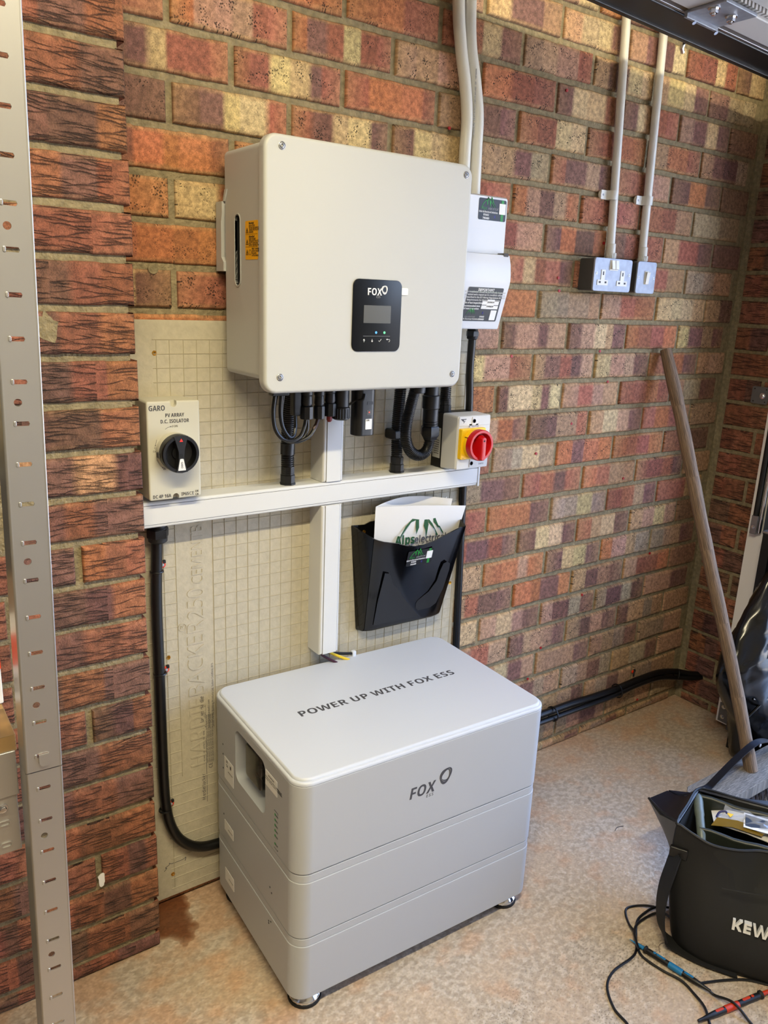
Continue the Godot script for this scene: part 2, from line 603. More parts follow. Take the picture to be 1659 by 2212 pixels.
const TONES := {
	"o": [190, 122, 82], "r": [168, 106, 84], "p": [134, 97, 86], "c": [208, 184, 138], "t": [188, 150, 120], "g": [172, 152, 126],
	"R": [154, 98, 74], "P": [124, 88, 76], "O": [166, 108, 76], "T": [188, 142, 102]}

func tone(ch: String) -> Color:
	var t: Array = TONES[ch]
	var k := rng.randf_range(0.9, 1.08)
	return lin(t[0] * k, t[1] * k * rng.randf_range(0.96, 1.04), t[2] * k * rng.randf_range(0.94, 1.06))

# one brick: face in the local xy plane looking along +z, colour bands from the code, worn edges
func brick(x0: float, x1: float, y0: float, y1: float, code: String, halo: float, span := 0.225, rows := 0.1125) -> M:
	var m := M.new()
	m.ang = 60.0
	var z := rng.randf_range(-0.0015, 0.0015)
	var n := code.length()
	var xs := []; var cols := []
	var cut := []
	for i in n - 1: cut.append(lerpf(x0, x1, (i + 1.0) / n + rng.randf_range(-0.22, 0.22) / n))
	var bands := []
	for ch in code: bands.append(tone(ch))
	var bv := 0.004
	xs.append(x0 + bv); cols.append(bands[0])
	for i in n - 1:
		var sf := rng.randf_range(0.0015, 0.007)
		xs.append(cut[i] - sf); cols.append(bands[i]); xs.append(cut[i] + sf); cols.append(bands[i + 1])
	xs.append(x1 - bv); cols.append(bands[-1])
	var ys := [y0 + bv, y0 + bv + 0.006, y1 - bv - 0.006, y1 - bv]
	var edge := lin(196, 160, 112)
	var off := Vector2(rng.randf(), rng.randf())
	var P := []; var C := []; var U := []
	for j in 4:
		var pr := []; var pc := []; var pu := []
		for i in xs.size():
			var jy := rng.randf_range(-0.0012, 0.0012) if j == 0 or j == 3 else rng.randf_range(-0.002, 0.002)
			var p := Vector3(xs[i], ys[j] + jy, z)
			pr.append(p)
			var k := halo if j == 0 or j == 3 else 0.0
			if (i == 0 or i == xs.size() - 1): k = maxf(k, halo * 0.7)
			pc.append((cols[i] as Color).lerp(edge, k * rng.randf_range(0.5, 1.0)))
			pu.append(Vector2((p.x - x0) / span, (y1 - p.y) / rows) + off)
		P.append(pr); C.append(pc); U.append(pu)
	for j in 3:
		for i in xs.size() - 1:
			m.quad(P[j][i], P[j][i + 1], P[j + 1][i + 1], P[j + 1][i], U[j][i], U[j][i + 1], U[j + 1][i + 1], U[j + 1][i], C[j][i], C[j][i + 1], C[j + 1][i + 1], C[j + 1][i])
	# bevelled rim, then the sides running back into the mortar
	var rim := []
	for i in xs.size(): rim.append([P[0][i], C[0][i], U[0][i]])
	for j in [1, 2]: rim.append([P[j][-1], C[j][-1], U[j][-1]])
	for i in range(xs.size() - 1, -1, -1): rim.append([P[3][i], C[3][i], U[3][i]])
	for j in [2, 1]: rim.append([P[j][0], C[j][0], U[j][0]])
	var out := []
	for q in rim:
		var p: Vector3 = q[0]
		var d := Vector3(-bv if p.x < x0 + bv * 1.5 else (bv if p.x > x1 - bv * 1.5 else 0.0), -bv if p.y < y0 + bv * 1.8 else (bv if p.y > y1 - bv * 1.8 else 0.0), 0)
		out.append(p + d * 0.75 + Vector3(0, 0, -0.0035))
	for i in rim.size():
		var j := (i + 1) % rim.size()
		m.quad(out[i], out[j], rim[j][0], rim[i][0], rim[i][2], rim[j][2], rim[j][2], rim[i][2], rim[i][1], rim[j][1], rim[j][1], rim[i][1])
		var b := Vector3(0, 0, -0.016)
		m.quad(out[i] + b, out[j] + b, out[j], out[i], rim[i][2], rim[j][2], rim[j][2], rim[i][2], rim[i][1], rim[j][1], rim[j][1], rim[i][1])
	return m

func brick_walls() -> void:
	# ---- long wall: fletton-like bricks with fired colour bands, codes read course by course from the top
	var wall := struct("wall_back")
	part(wall, "mortar_bed", M.new().box(Vector3(-3.9, -0.12, -0.2), Vector3(1.7, 2.45, -0.0065)), A.mortar)
	var plan := {
		-6: "", -5: "", -4: "", -3: "", -2: "oro ttor ooc rrct ptc opr tcc pcp pc", -1: "oo oor rot orrt cpt tccp tppc rrcr pc",
		0: "oor ooo oor rrcp tttr tppcc tccp pgg", 1: "or otttrr oprcrr tttp orr pccr pctrr tpcp p",
		2: "ppcrrr rrccpr rooor tcpp rrcc rroo tor tppg", 3: "pp ppccr rpccp pcccp ttpg rptp rrt pop p",
		4: "rooor oo oor orr otpto rrr rrt gg", 5: "oo cor oor rot rrt popr prr trp p",
		6: "oooo oor rot ort rcrrp rtr rrt ggt", 7: "ccp rrc oor rro oo gggt tro ccct tp",
		8: "ooo oor rot tct ptpt ptctp orro cptp", 9: "oo oor rpt ptr ctr tprpt cttp rrop tt",
		10: "oor ooo rot ppo pcccpc trtt rror tgp", 11: "or oor rot rpt otop pptr tctp rort t",
		12: "oor ooo rot tpr ggcg opoo orro rp", 13: "or oor rot rpt gpp rrpr ortt rrrp t",
		14: "oor ooo rot trr oop ggcg rrtp rt", 15: "or oor rot rpt rprp pccp rtcp ttct p",
		16: "oor ooo rot tgt ooto pccp ottg gtp", 17: "or oor rot rpt trpp oopo tptp trro p",
		18: "oor ooo rot tgc tctp tpgp gpgp tp", 19: "or oor rot rpt trt ptttp tptp ptgt t",
		20: "oor ooo rot trr tcpt tttp ttgp gt", 21: "or oor rot rpt tgt tpgt gtpg tgp t",
		22: "oor ooo rot trr tpt gttp tgpt gt", 23: "or oor rot rpt tgt tpgt gtpt tgt g", 24: "oor ooo rot trr tpt gttp tgpt gt"}
	for i in range(-7, 25):
		var yt := (24.4 - i) * 0.075 - 0.005; var yb := maxf((24.4 - i - 1) * 0.075 + 0.005, 0.001)
		if yt - yb < 0.02: continue
		var codes: PackedStringArray = String(plan.get(i, "")).split(" ", false)
		var x := -0.45 if i % 2 == 0 else -0.5625
		var k := 0
		while x < 1.37:
			var e := minf(x + 0.225, 1.375)
			var lo := maxf(x + 0.005, -0.55)
			var code: String = codes[k] if k < codes.size() else ["rot", "opr", "tcp", "rrt", "oor", "ptc"][rng.randi() % 6]
			if e - 0.005 - lo > 0.02:
				var m := brick(lo, e - 0.005, yb, yt, code, rng.randf_range(0.15, 0.75))
				part(wall, "brick", m, A.brick[rng.randi() % 3])
			x += 0.225; k += 1
	# red and orange wall plugs left in the bricks
	for p in [[0.257, 1.61], [0.59, 1.735], [0.62, 1.33], [0.627, 1.30], [0.80, 1.155], [0.486, 1.145], [0.72, 0.97], [0.845, 1.075], [0.60, 0.90], [0.96, 0.80], [0.84, 0.47], [0.69, 0.34], [0.93, 1.38], [1.06, 1.145], [1.13, 0.55], [0.65, 0.255], [1.17, 0.045], [0.77, 1.42]]:
		var m := M.new().at(Vector3(p[0], p[1], 0.0), Basis(Vector3.RIGHT, PI / 2)).lathe([Vector2(0.0022, 0.0), Vector2(0.0036, 0.0), Vector2(0.0036, 0.0024), Vector2(0.0018, 0.0026)], 8)
		part(wall, "wall_plug", m, A.redplug)
	var scar := M.new()
	scar.at(Vector3(-0.376, 1.30, 0.0015), Basis(Vector3.RIGHT, PI / 2)).lathe([Vector2(0.003, 0), Vector2(0.009, 0.0), Vector2(0.009, 0.0014), Vector2(0.004, 0.0018)], 14)
	part(wall, "filled_hole", scar, A.mortar)
	# ---- pier: creased rustic bricks standing 105 mm proud
	var pier := struct("wall_pier", Vector3(-0.6, 0, 0.1))
	part(pier, "mortar_bed", M.new().box(Vector3(-0.775, -0.05, -0.1), Vector3(-0.452, 2.4, 0.098)), A.mortar)
	var kinds := ["RPRR", "RRP", "RPR", "PRP", "ORR", "ORPR", "PPR", "RPPO"]
	for i in range(-7, 25):
		var yt := (24.4 - i) * 0.075 - 0.001; var yb := maxf((24.4 - i - 1) * 0.075 + 0.009, 0.002)
		if yt - yb < 0.02: continue
		var spans := [[-0.775, -0.558], [-0.548, -0.442]] if i % 4 == 1 and i >= 13 else [[-0.775, -0.667], [-0.657, -0.442]]
		for s in spans:
			var code: String = kinds[rng.randi() % kinds.size()]
			if i == 11: code = "TPTP"
			if i == 5: code = "ORPR"
			var dx := rng.randf_range(-0.002, 0.002)
			var m := brick(s[0], s[1] + dx, yb, yt, code, rng.randf_range(0.0, 0.2), 0.225, 0.075)
			for q in m.v.size(): m.v[q].z += 0.105
			for q in m.uv.size(): m.uv[q].y = (yt - (m.v[q].y)) / 0.0745
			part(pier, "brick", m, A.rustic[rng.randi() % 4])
			# the return side of the pier towards the wall
			if s[1] > -0.5:
				var mm := M.new()
				var cc := tone("R")
				mm.quad(Vector3(s[1] + dx - 0.001, yb, 0.1), Vector3(s[1] + dx - 0.001, yb, 0.0), Vector3(s[1] + dx - 0.001, yt, 0.0), Vector3(s[1] + dx - 0.001, yt, 0.1), Vector2(0, 1), Vector2(0.5, 1), Vector2(0.5, 0), Vector2.ZERO, cc, cc, cc, cc)
				mm.quad(Vector3(s[1] + dx - 0.001, yb, 0.1), Vector3(s[1] + dx - 0.001, yb, 0.0), Vector3(-0.455, yb, 0.0), Vector3(-0.455, yb, 0.1), Vector2(0, 1), Vector2(0.5, 1), Vector2(0.5, 0), Vector2.ZERO, cc, cc, cc, cc)
				mm.quad(Vector3(s[1] + dx - 0.001, yt, 0.1), Vector3(s[1] + dx - 0.001, yt, 0.0), Vector3(-0.455, yt, 0.0), Vector3(-0.455, yt, 0.1), Vector2(0, 1), Vector2(0.5, 1), Vector2(0.5, 0), Vector2.ZERO, cc, cc, cc, cc)
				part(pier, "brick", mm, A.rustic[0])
	# mortar smear, paint dab
	var sm := M.new().at(Vector3(-0.577, 1.205, 0.1055))
	var blob := PackedVector2Array()
	for k in 18:
		var r := 0.55 + 0.45 * rng.randf()
		blob.append(Vector2(cos(TAU * k / 18) * 0.021 * r, sin(TAU * k / 18) * 0.03 * r))
	sm.prism(blob, 0.0, 0.0015)
	part(pier, "mortar_smear", sm, A.mortar)
	blob = PackedVector2Array()
	for k in 16:
		var r := 0.6 + 0.4 * rng.randf()
		blob.append(Vector2(cos(TAU * k / 16) * 0.008 * r, sin(TAU * k / 16) * 0.019 * r))
	part(pier, "paint_dab", M.new().at(Vector3(-0.549, 0.205, 0.104)).prism(blob, 0.0, 0.002), A.sticker, "white paint dab")
	# ---- end wall beside the garage door: return of the same rustic brick, then the opening
	var rw := struct("wall_right", Vector3(1.38, 0, 0))
	part(rw, "mortar_bed", M.new().box(Vector3(1.3865, -0.1, -0.2), Vector3(1.62, 2.45, 0.27)), A.mortar)
	part(rw, "mortar_bed", M.new().box(Vector3(1.3865, -0.1, 2.55), Vector3(1.62, 2.45, 2.95)), A.mortar)
	part(rw, "lintel", M.new().box(Vector3(1.39, 2.02, 0.25), Vector3(1.62, 2.45, 2.6)), A.mortar)
	for i in range(-7, 25):
		var yt := (24.4 - i) * 0.075 - 0.005; var yb := maxf((24.4 - i - 1) * 0.075 + 0.005, 0.002)
		if yt - yb < 0.02: continue
		var spans := [[0.018, 0.12], [0.13, 0.262]] if i % 2 == 0 else [[0.018, 0.17], [0.18, 0.262]]
		for s in spans:
			var m := brick(s[0], s[1], yb, yt, ["RP", "RR", "PR", "RPR"][rng.randi() % 4], rng.randf_range(0.0, 0.3), 0.225, 0.075)
			var t := Transform3D(SIDE, Vector3(1.38, 0, 0))
			for q in m.v.size(): m.v[q] = t * m.v[q]
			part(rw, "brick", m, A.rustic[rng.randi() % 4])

func hexbolt(t: Node3D, p: Vector3, b: Basis, r := 0.006, called := "bolt") -> void:
	var m := M.new().at(p, b * Basis(Vector3.RIGHT, PI / 2))
	m.lathe([Vector2(r * 1.5, 0), Vector2(r * 1.5, r * 0.3), Vector2(r * 1.35, r * 0.35)], 20)
	m.lathe([Vector2(r, r * 0.35), Vector2(r, r * 1.1), Vector2(r * 0.85, r * 1.2)], 6)
	part(t, called, m, A.chrome)

func overhead_door() -> void:
	# up-and-over door stored open below the ceiling, hanging very slightly down towards the opening
	var d := struct("door_1", Vector3(0, 1.8844, 0))
	d.rotation.z = -0.0436
	var m := M.new()
	m.box(Vector3(-0.1, 0, 0.137), Vector3(1.36, 0.012, 0.220), 0.003)
	m.box(Vector3(-0.1, -0.005, 0.135), Vector3(1.36, 0.003, 0.149), 0.002)
	part(d, "edge_rail", m, A.doorblack, "black steel edge rail", true)
	m = M.new().box(Vector3(-0.1, 0.002, 0.2215), Vector3(1.36, 0.014, 0.229), 0.001)
	part(d, "seal_strip", m, A.steel, "", true)
	m = M.new().box(Vector3(-0.1, 0.005, 0.236), Vector3(1.36, 0.03, 0.311), 0.003)
	part(d, "panel_frame", m, A.sheetmetal, "white folded panel edge", true)
	m = M.new()
	for i in 110: m.box(Vector3(-0.1 + i * 0.0132, 0.010, 0.314), Vector3(-0.1 + i * 0.0132 + 0.007, 0.03, 0.325))
	part(d, "serrated_trim", m, A.sheetmetal, "", true)
	m = M.new()
	for i in 22: m.box(Vector3(-0.1, 0.018 + 0.006 * (i % 2), 0.328 + i * 0.096), Vector3(1.36, 0.04, 0.328 + (i + 1) * 0.096))
	part(d, "ribbed_panel", m, A.sheetmetal, "white ribbed steel sheet", true)
	# galvanised clamp with its bolts and screws
	m = M.new()
	m.box(Vector3(0.672, -0.002, 0.236), Vector3(0.782, 0.005, 0.325), 0.0015)
	m.box(Vector3(0.672, -0.010, 0.230), Vector3(0.782, 0.004, 0.238), 0.0015)
	part(d, "clamp_plate", m, A.galv, "galvanised clamp plate", true)
	for x in [0.685, 0.745]:
		var b := M.new().at(Vector3(x, -0.002, 0.29), Basis(Vector3.RIGHT, PI))
		b.lathe([Vector2(0.012, 0), Vector2(0.012, 0.002)], 20); b.lathe([Vector2(0.0085, 0.002), Vector2(0.0085, 0.010), Vector2(0.007, 0.011)], 6); b.lathe([Vector2(0.004, 0.011), Vector2(0.004, 0.014)], 10)
		part(d, "bolt", b, A.chrome, "", true)
	for x in [0.702, 0.780]:
		var b := M.new().at(Vector3(x, 0.0, 0.226), Basis(Vector3.RIGHT, PI * 0.8))
		b.lathe([Vector2(0.004, 0), Vector2(0.0045, 0.006), Vector2(0.002, 0.012), Vector2(0.0045, 0.016)], 10)
		part(d, "screw", b, A.steel, "", true)
	var h := M.new().tube([Vector3(0.830, 0.01, 0.12), Vector3(0.830, -0.005, 0.115), Vector3(0.842, -0.010, 0.11)], 0.005, 8)
	part(d, "pivot_arm", h, A.chrome, "", true)

func ceiling_lamp() -> void:
	var gm := mat(Color(0.9, 0.88, 0.8), 0.5)
	gm.emission_enabled = true; gm.emission = Color(1.0, 0.94, 0.8); gm.emission_energy_multiplier = 3.0
	for q in [[-1.5, 0.0, 8.0, "white fluorescent batten lamp along the ceiling, left of the open garage door"], [0.25, 1.3, 5.0, "added unseen batten lamp above the open garage door, brightening the top band of the wall"]]:  # second batten is an added lamp that brightens the high wall band
		var x0: float = q[0]; var x1: float = q[1]
		var l := thing("batten_lamp", q[3], "lamp", Vector3((x0 + x1) / 2, 2.4, 1.4))
		part(l, "housing", M.new().box(Vector3(x0, 2.345, 1.36), Vector3(x1, 2.4, 1.44), 0.006), A.sheetmetal)
		part(l, "tube", M.new().tube([Vector3(x0 + 0.03, 2.328, 1.4), Vector3(x1 - 0.03, 2.328, 1.4)], 0.013, 12), gm)
		var a := AreaLight3D.new()
		a.name = "tube_light"
		a.area_size = Vector2(x1 - x0 - 0.08, 0.05)
		a.area_normalize_energy = true
		a.light_color = Color(1.0, 0.945, 0.79)
		a.light_energy = q[2]
		a.area_range = 12.0
		a.shadow_enabled = true
		l.add_child(a)
		a.position = Vector3(0, -0.09, 0)
		a.rotation.x = -PI / 2

# ------------------------------------------------------------------ cement board
func backer_board() -> void:
	var t := thing("backer_board", "grey-beige cement backer board with scored squares, fixed to the brick wall", "board", Vector3(-0.05, 0.02, 0.0))
	part(t, "sheet", M.new().box(Vector3(-0.5, 0.018, 0.001), Vector3(0.352, 1.215, 0.008), 0.001), A.board)
	var m := M.new()
	var rib := func(a: Vector2, b: Vector2) -> void:
		var d := (b - a).normalized() * 0.0009
		var n := Vector2(-d.y, d.x)
		var z := 0.0079; var zt := 0.0091
		m.quad(Vector3(a.x - n.x, a.y - n.y, z), Vector3(b.x - n.x, b.y - n.y, z), Vector3(b.x, b.y, zt), Vector3(a.x, a.y, zt))
		m.quad(Vector3(a.x, a.y, zt), Vector3(b.x, b.y, zt), Vector3(b.x + n.x, b.y + n.y, z), Vector3(a.x + n.x, a.y + n.y, z))
	for i in 47:
		var y := 0.036 + i * 0.0249
		var band := y > 0.30 and y < 0.862
		if band:
			rib.call(Vector2(-0.49, y), Vector2(-0.354, y)); rib.call(Vector2(-0.279, y), Vector2(0.34, y))
		else: rib.call(Vector2(-0.385, y), Vector2(0.34, y))
	for i in 30:
		var x := -0.3778 + i * 0.0248
		if i == 0 or i >= 4: rib.call(Vector2(x, 0.036), Vector2(x, 1.18))
		elif i == 1: rib.call(Vector2(-0.354, 0.30), Vector2(-0.354, 1.18))
		elif i <= 3: rib.call(Vector2(x, 0.862), Vector2(x, 1.18))
	rib.call(Vector2(-0.279, 0.30), Vector2(-0.279, 0.862))
	part(t, "score_lines", m, A.score)
	var up := Basis(Vector3.BACK, PI / 2)
	var e := func(s: String, y0: float, y1: float, cap: float, x: float) -> void:
		var o := txt(t, s, cap, Vector3(x, (y0 + y1) / 2, 0.008), A.board, up, false, 1.0, false, 1, "embossed_lettering", 0.0022)
		var wd: float = (o.mesh as TextMesh).get_aabb().size.x
		o.transform.basis = up * Basis.from_scale(Vector3((y1 - y0) / wd, 1, 1))
	e.call("HARDIEBACKER", 0.311, 0.634, 0.034, -0.318)
	e.call("250", 0.642, 0.706, 0.034, -0.316)
	e.call("CEMENTBOARD", 0.716, 0.905, 0.023, -0.311)
	e.call("R", 0.626, 0.634, 0.007, -0.345)
	var ring := M.new().at(Vector3(-0.345, 0.63, 0.008))
	ring.ringpoly(circ(0.0085), circ(0.0072), 0.0, 0.0011)
	part(t, "embossed_lettering", ring, A.board)
	var p := func(s: String, y: float, x: float, cap: float, al := 0) -> void:
		txt(t, s, cap, Vector3(x, y, 0.0081), A.ink, up, false, 1.0, false, al, "printed_lettering", 0.0002)
	p.call("HardieBacker", 0.226, -0.308, 0.0075)
	p.call("JamesHardie", 0.410, -0.309, 0.0075)
	p.call("For more information:", 0.392, -0.302, 0.004)
	p.call("www.jameshardieEU.com", 0.394, -0.294, 0.004)
	p.call("James Hardie Building Products Ltd, Sutton Coldfield, B75", 0.394, -0.285, 0.004)
	p.call("CE", 0.298, -0.292, 0.008)
	p.call("fibre cement board for floors and walls", 0.312, -0.306, 0.003)
	for k in 4: p.call("Fibre cement flat sheet for internal use in tiled areas", 0.312, -0.299 + k * 0.004, 0.0022)
	var line := M.new().box(Vector3(-0.3015, 0.22, 0.0079), Vector3(-0.3007, 0.372, 0.0083))
	part(t, "printed_line", line, A.ink)
	for s in [[-0.381, 1.158], [-0.375, 0.572], [-0.381, 0.072], [0.02, 1.19], [0.335, 0.60]]:
		var sc := M.new().at(Vector3(s[0], s[1], 0.008), Basis(Vector3.RIGHT, PI / 2))
		sc.lathe([Vector2(0.0046, 0), Vector2(0.0042, 0.0008), Vector2(0.002, 0.0005), Vector2(0.0008, -0.001)], 14)
		part(t, "screw_head", sc, A.brass, "brass screw head")
	# pencil scribble near the floor, drip marks
	var pm := M.new()
	pm.tube(cr([Vector3(-0.400, 0.086, 0.008), Vector3(-0.394, 0.092, 0.008), Vector3(-0.397, 0.094, 0.008), Vector3(-0.389, 0.098, 0.008), Vector3(-0.388, 0.102, 0.008), Vector3(-0.383, 0.099, 0.008), Vector3(-0.36, 0.099, 0.008), Vector3(-0.352, 0.102, 0.008), Vector3(-0.354, 0.094, 0.008)]), 0.0006, 5)
	part(t, "pencil_mark", pm, A.ink)

func circ(r: float, n := 24, c := Vector2.ZERO, sx := 1.0) -> PackedVector2Array:
	var o := PackedVector2Array()
	for i in n: o.append(c + Vector2(cos(TAU * i / n) * r * sx, sin(TAU * i / n) * r))
	return o

# the rounded three-sided ring of the maker's mark, with its inner swirl
func ring_mark(t: Node3D, c: Vector3, s: float, m: Material, b := Basis(), local := false, shear := 0.0) -> void:
	var shape := func(k: float, rot: float, off: Vector2) -> PackedVector2Array:
		var o := PackedVector2Array()
		for i in 48:
			var a := TAU * i / 48
			var r := k * (1.0 + 0.085 * cos(3.0 * (a - rot)))
			var p := Vector2(cos(a) * r * 0.92, sin(a) * r * 1.1) + off
			p.x += shear * p.y
			o.append(p * s)
		return o
	var mm := M.new().at(c, b)
	mm.ringpoly(shape.call(1.0, -1.45, Vector2.ZERO), shape.call(0.78, -1.2, Vector2(-0.02, 0.06)), 0.0, 0.0006)
	mm.ringpoly(shape.call(0.72, -1.1, Vector2(-0.02, 0.06)), shape.call(0.62, -0.8, Vector2(0.02, 0.04)), 0.0, 0.0006)
	part(t, "ring_emblem", mm, m, "", local)

# the mountain emblem with the fitter's name
func mountain(t: Node3D, at: Vector3, s: float, m: Material, b := Basis()) -> void:
	var mm := M.new().at(at, b)
	for pl in [
		[-1.0, -0.42, -0.62, 0.18, -0.36, 0.42, -0.22, 0.46, -0.05, 0.72, 0.02, 0.64, -0.06, 0.58, -0.2, 0.36, -0.4, 0.30, -0.6, 0.08],
		[-0.22, 0.46, -0.05, 0.72, 0.0, 0.6, -0.08, 0.34, -0.06, 0.1, -0.16, -0.12, -0.2, 0.12],
		[-0.05, 0.72, 0.1, 0.5, 0.22, 0.44, 0.18, 0.40, 0.06, 0.44, 0.0, 0.6],
		[0.16, 0.48, 0.26, 0.44, 0.34, 0.18, 0.30, -0.08, 0.26, -0.3, 0.22, 0.0, 0.14, 0.14],
		[0.30, 0.46, 0.40, 0.78, 0.50, 0.66, 0.66, 0.30, 0.80, 0.06, 0.72, 0.10, 0.56, 0.24, 0.46, 0.56, 0.40, 0.66, 0.34, 0.46],
		[0.26, 0.44, 0.50, 0.20, 0.78, -0.22, 0.72, -0.24, 0.62, -0.02, 0.46, 0.14, 0.34, 0.24],
		[0.66, 0.16, 0.84, 0.08, 1.0, -0.14, 1.02, -0.22, 0.90, -0.08, 0.84, 0.02, 0.74, 0.06]]:
		var pg := PackedVector2Array()
		for i in range(0, pl.size(), 2): pg.append(Vector2(pl[i], pl[i + 1]) * s)
		mm.prism(pg, 0.0, 0.0004)
	part(t, "mountain_emblem", mm, m)

# black fitter's sticker with emblem, name, number and a blank code panel
func fitter_sticker(t: Node3D, at: Vector3, w: float, h: float, b: Basis) -> void:
	var o := func(x: float, y: float, z := 0.0004) -> Vector3: return at + b * Vector3(x * w, y * h, z)
	part(t, "sticker", M.new().at(at, b).slab(w, h, 0.0004, h * 0.08), A.stickerblack, "black contact sticker")
	mountain(t, o.call(-0.16, 0.22), w * 0.27, A.greenbar, b)
	txt(t, "Alps", h * 0.14, o.call(-0.30, 0.05), A.greenbar, b, false, 1.0, false, 1, "lettering", 0.0003)
	txt(t, "electrical", h * 0.12, o.call(0.03, 0.05), A.inkgrey, b, false, 1.0, false, 1, "lettering", 0.0003)
	txt(t, "Solar & Electrical Solutions", h * 0.06, o.call(-0.14, -0.12), A.inkwhite, b, true, 0.85, false, 1, "lettering", 0.0003)
	txt(t, "01642\n790489", h * 0.095, o.call(-0.22, -0.335), A.inkwhite, b, true, 1.0, false, 1, "lettering", 0.0003)
	txt(t, "K", h * 0.14, o.call(0.10, -0.32), A.purpleink, b, true, 1.0, false, 1, "lettering", 0.0003)
	part(t, "green_stripe", M.new().at(o.call(0.36, 0.0), b).slab(w * 0.09, h * 0.98, 0.0003, 0.0003), A.greenbar)
	part(t, "blank_panel", M.new().at(o.call(0.36, 0.08, 0.0006), b).slab(w * 0.23, h * 0.5, 0.0004, 0.0008), A.sticker)

# ------------------------------------------------------------------ inverter
func inverter() -> void:
	var k := thing("mounting_bracket", "pressed white steel bracket on the wall behind the left side of the inverter", "bracket", Vector3(-0.05, 1.30, 0.0))
	var m := M.new()
	m.at(Vector3(-0.248, 0, 0), SIDE)
	m.prism(PackedVector2Array([Vector2(0.002, 1.302), Vector2(0.033, 1.302), Vector2(0.0335, 1.317), Vector2(0.024, 1.326), Vector2(0.0245, 1.385), Vector2(0.029, 1.40), Vector2(0.029, 1.418), Vector2(0.004, 1.418)]), 0.0, 0.012)
	part(k, "side_flange", m, A.white)
	m = M.new().box(Vector3(-0.236, 1.302, 0.002), Vector3(0.14, 1.418, 0.008), 0.001)
	part(k, "back_plate", m, A.white)
	m = M.new().at(Vector3(-0.248, 0, 0), SIDE)
	m.prism(PackedVector2Array([Vector2(0.028, 1.418), Vector2(0.034, 1.418), Vector2(0.044, 1.437), Vector2(0.036, 1.437)]), 0.0, 0.01)
	part(k, "hook", m, A.white)

	var t := thing("inverter", "large white wall inverter with a small black display panel", "inverter", Vector3(-0.05, 1.105, 0.03))
	var c := CSGCombiner3D.new()
	c.name = "body"
	t.add_child(c)
	var cm := CSGMesh3D.new()
	cm.name = "case"
	cm.mesh = flat(M.new().slab(0.408, 0.374, 0.148, 0.010, 0.002, 0.003, 8))
	cm.material = A.white
	c.add_child(cm)
	cm.position = Vector3(-0.0515, 1.312, 0.03) - t.position
	var slot := CSGMesh3D.new()
	slot.name = "handle_recess"
	slot.operation = CSGShape3D.OPERATION_SUBTRACTION
	slot.mesh = flat(M.new().slab(0.021, 0.116, 0.05, 0.0105, 0.0, 0.0, 8))
	slot.material = A.dark
	c.add_child(slot)
	slot.transform = Transform3D(SIDE, Vector3(-0.235, 1.336, 0.083) - t.position)
	part(t, "recess_rim", M.new().at(Vector3(-0.2555, 1.336, 0.083), SIDE).ringpoly(M.rr(0.0245, 0.120, 0.012, 10), M.rr(0.021, 0.116, 0.0105, 10), -0.004, 0.0012), A.white)
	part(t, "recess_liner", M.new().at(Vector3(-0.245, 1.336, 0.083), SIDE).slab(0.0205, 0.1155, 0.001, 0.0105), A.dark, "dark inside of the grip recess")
	part(t, "front_cover", M.new().at(Vector3(-0.0515, 1.3065, 0.177)).slab(0.424, 0.403, 0.023, 0.022, 0.006, 0.004, 8), A.white)
	for s in [[-0.2335, 1.4905], [0.1435, 1.490], [-0.2345, 1.1325], [0.1395, 1.1305]]:
		var sc := M.new().at(Vector3(s[0], s[1], 0.2), Basis(Vector3.RIGHT, PI / 2))
		sc.lathe([Vector2(0.0062, -0.001), Vector2(0.0062, 0.0006), Vector2(0.0054, 0.001), Vector2(0.0045, -0.0006)], 20, true, false)
		sc.lathe([Vector2(0.0045, -0.0006), Vector2(0.0038, 0.0012), Vector2(0.003, 0.0016), Vector2(0.0022, 0.0016)], 16, false, false)
		sc.lathe([Vector2(0.0022, 0.0016), Vector2(0.0018, -0.0012)], 6, false, true)
		part(t, "screw", sc, A.steel)
	# display
	part(t, "display_panel", M.new().at(Vector3(-0.043, 1.2362, 0.1998)).slab(0.104, 0.124, 0.0022, 0.012, 0.0008), A.gloss)
	part(t, "screen", M.new().at(Vector3(-0.043, 1.239, 0.2019)).slab(0.058, 0.0305, 0.0005, 0.0005), mat(Color(0.33, 0.33, 0.32), 0.18))
	var z := 0.2021
	txt(t, "FOX", 0.0118, Vector3(-0.0505, 1.2772, z), A.inkwhite, Basis(), true, 0.98)
	txt(t, "ESS", 0.0042, Vector3(-0.0425, 1.2692, z), A.inkgrey)
	ring_mark(t, Vector3(-0.0295, 1.2815, z), 0.0068, A.inkwhite)
	for q in [[-0.0442, "ledblue"], [-0.0262, "ledgreen"]]:
		part(t, "indicator_light", M.new().at(Vector3(q[0], 1.2075, z), Basis(Vector3.RIGHT, PI / 2)).lathe([Vector2(0.0023, 0), Vector2(0.0018, 0.0006)], 14), A[q[1]])
	part(t, "printed_line", M.new().box(Vector3(-0.072, 1.2010, z), Vector3(-0.014, 1.2014, z + 0.0003)), A.inkgrey)
	var ic := M.new()
	var arrow := func(x: float, s: float) -> void:
		ic.at(Vector3(x, 1.1935, z)).prism(PackedVector2Array([Vector2(-0.0004, -0.0028 * s), Vector2(0.0004, -0.0028 * s), Vector2(0.0004, 0.0006 * s), Vector2(0.0022, 0.0002 * s), Vector2(0, 0.003 * s), Vector2(-0.0022, 0.0002 * s), Vector2(-0.0004, 0.0006 * s)]), 0, 0.0004)
	arrow.call(-0.0698, 1.0); arrow.call(-0.0524, -1.0)
	ic.at(Vector3()).tube([Vector3(-0.0386, 1.1935, z), Vector3(-0.0366, 1.1915, z), Vector3(-0.0325, 1.196, z)], 0.0004, 5)
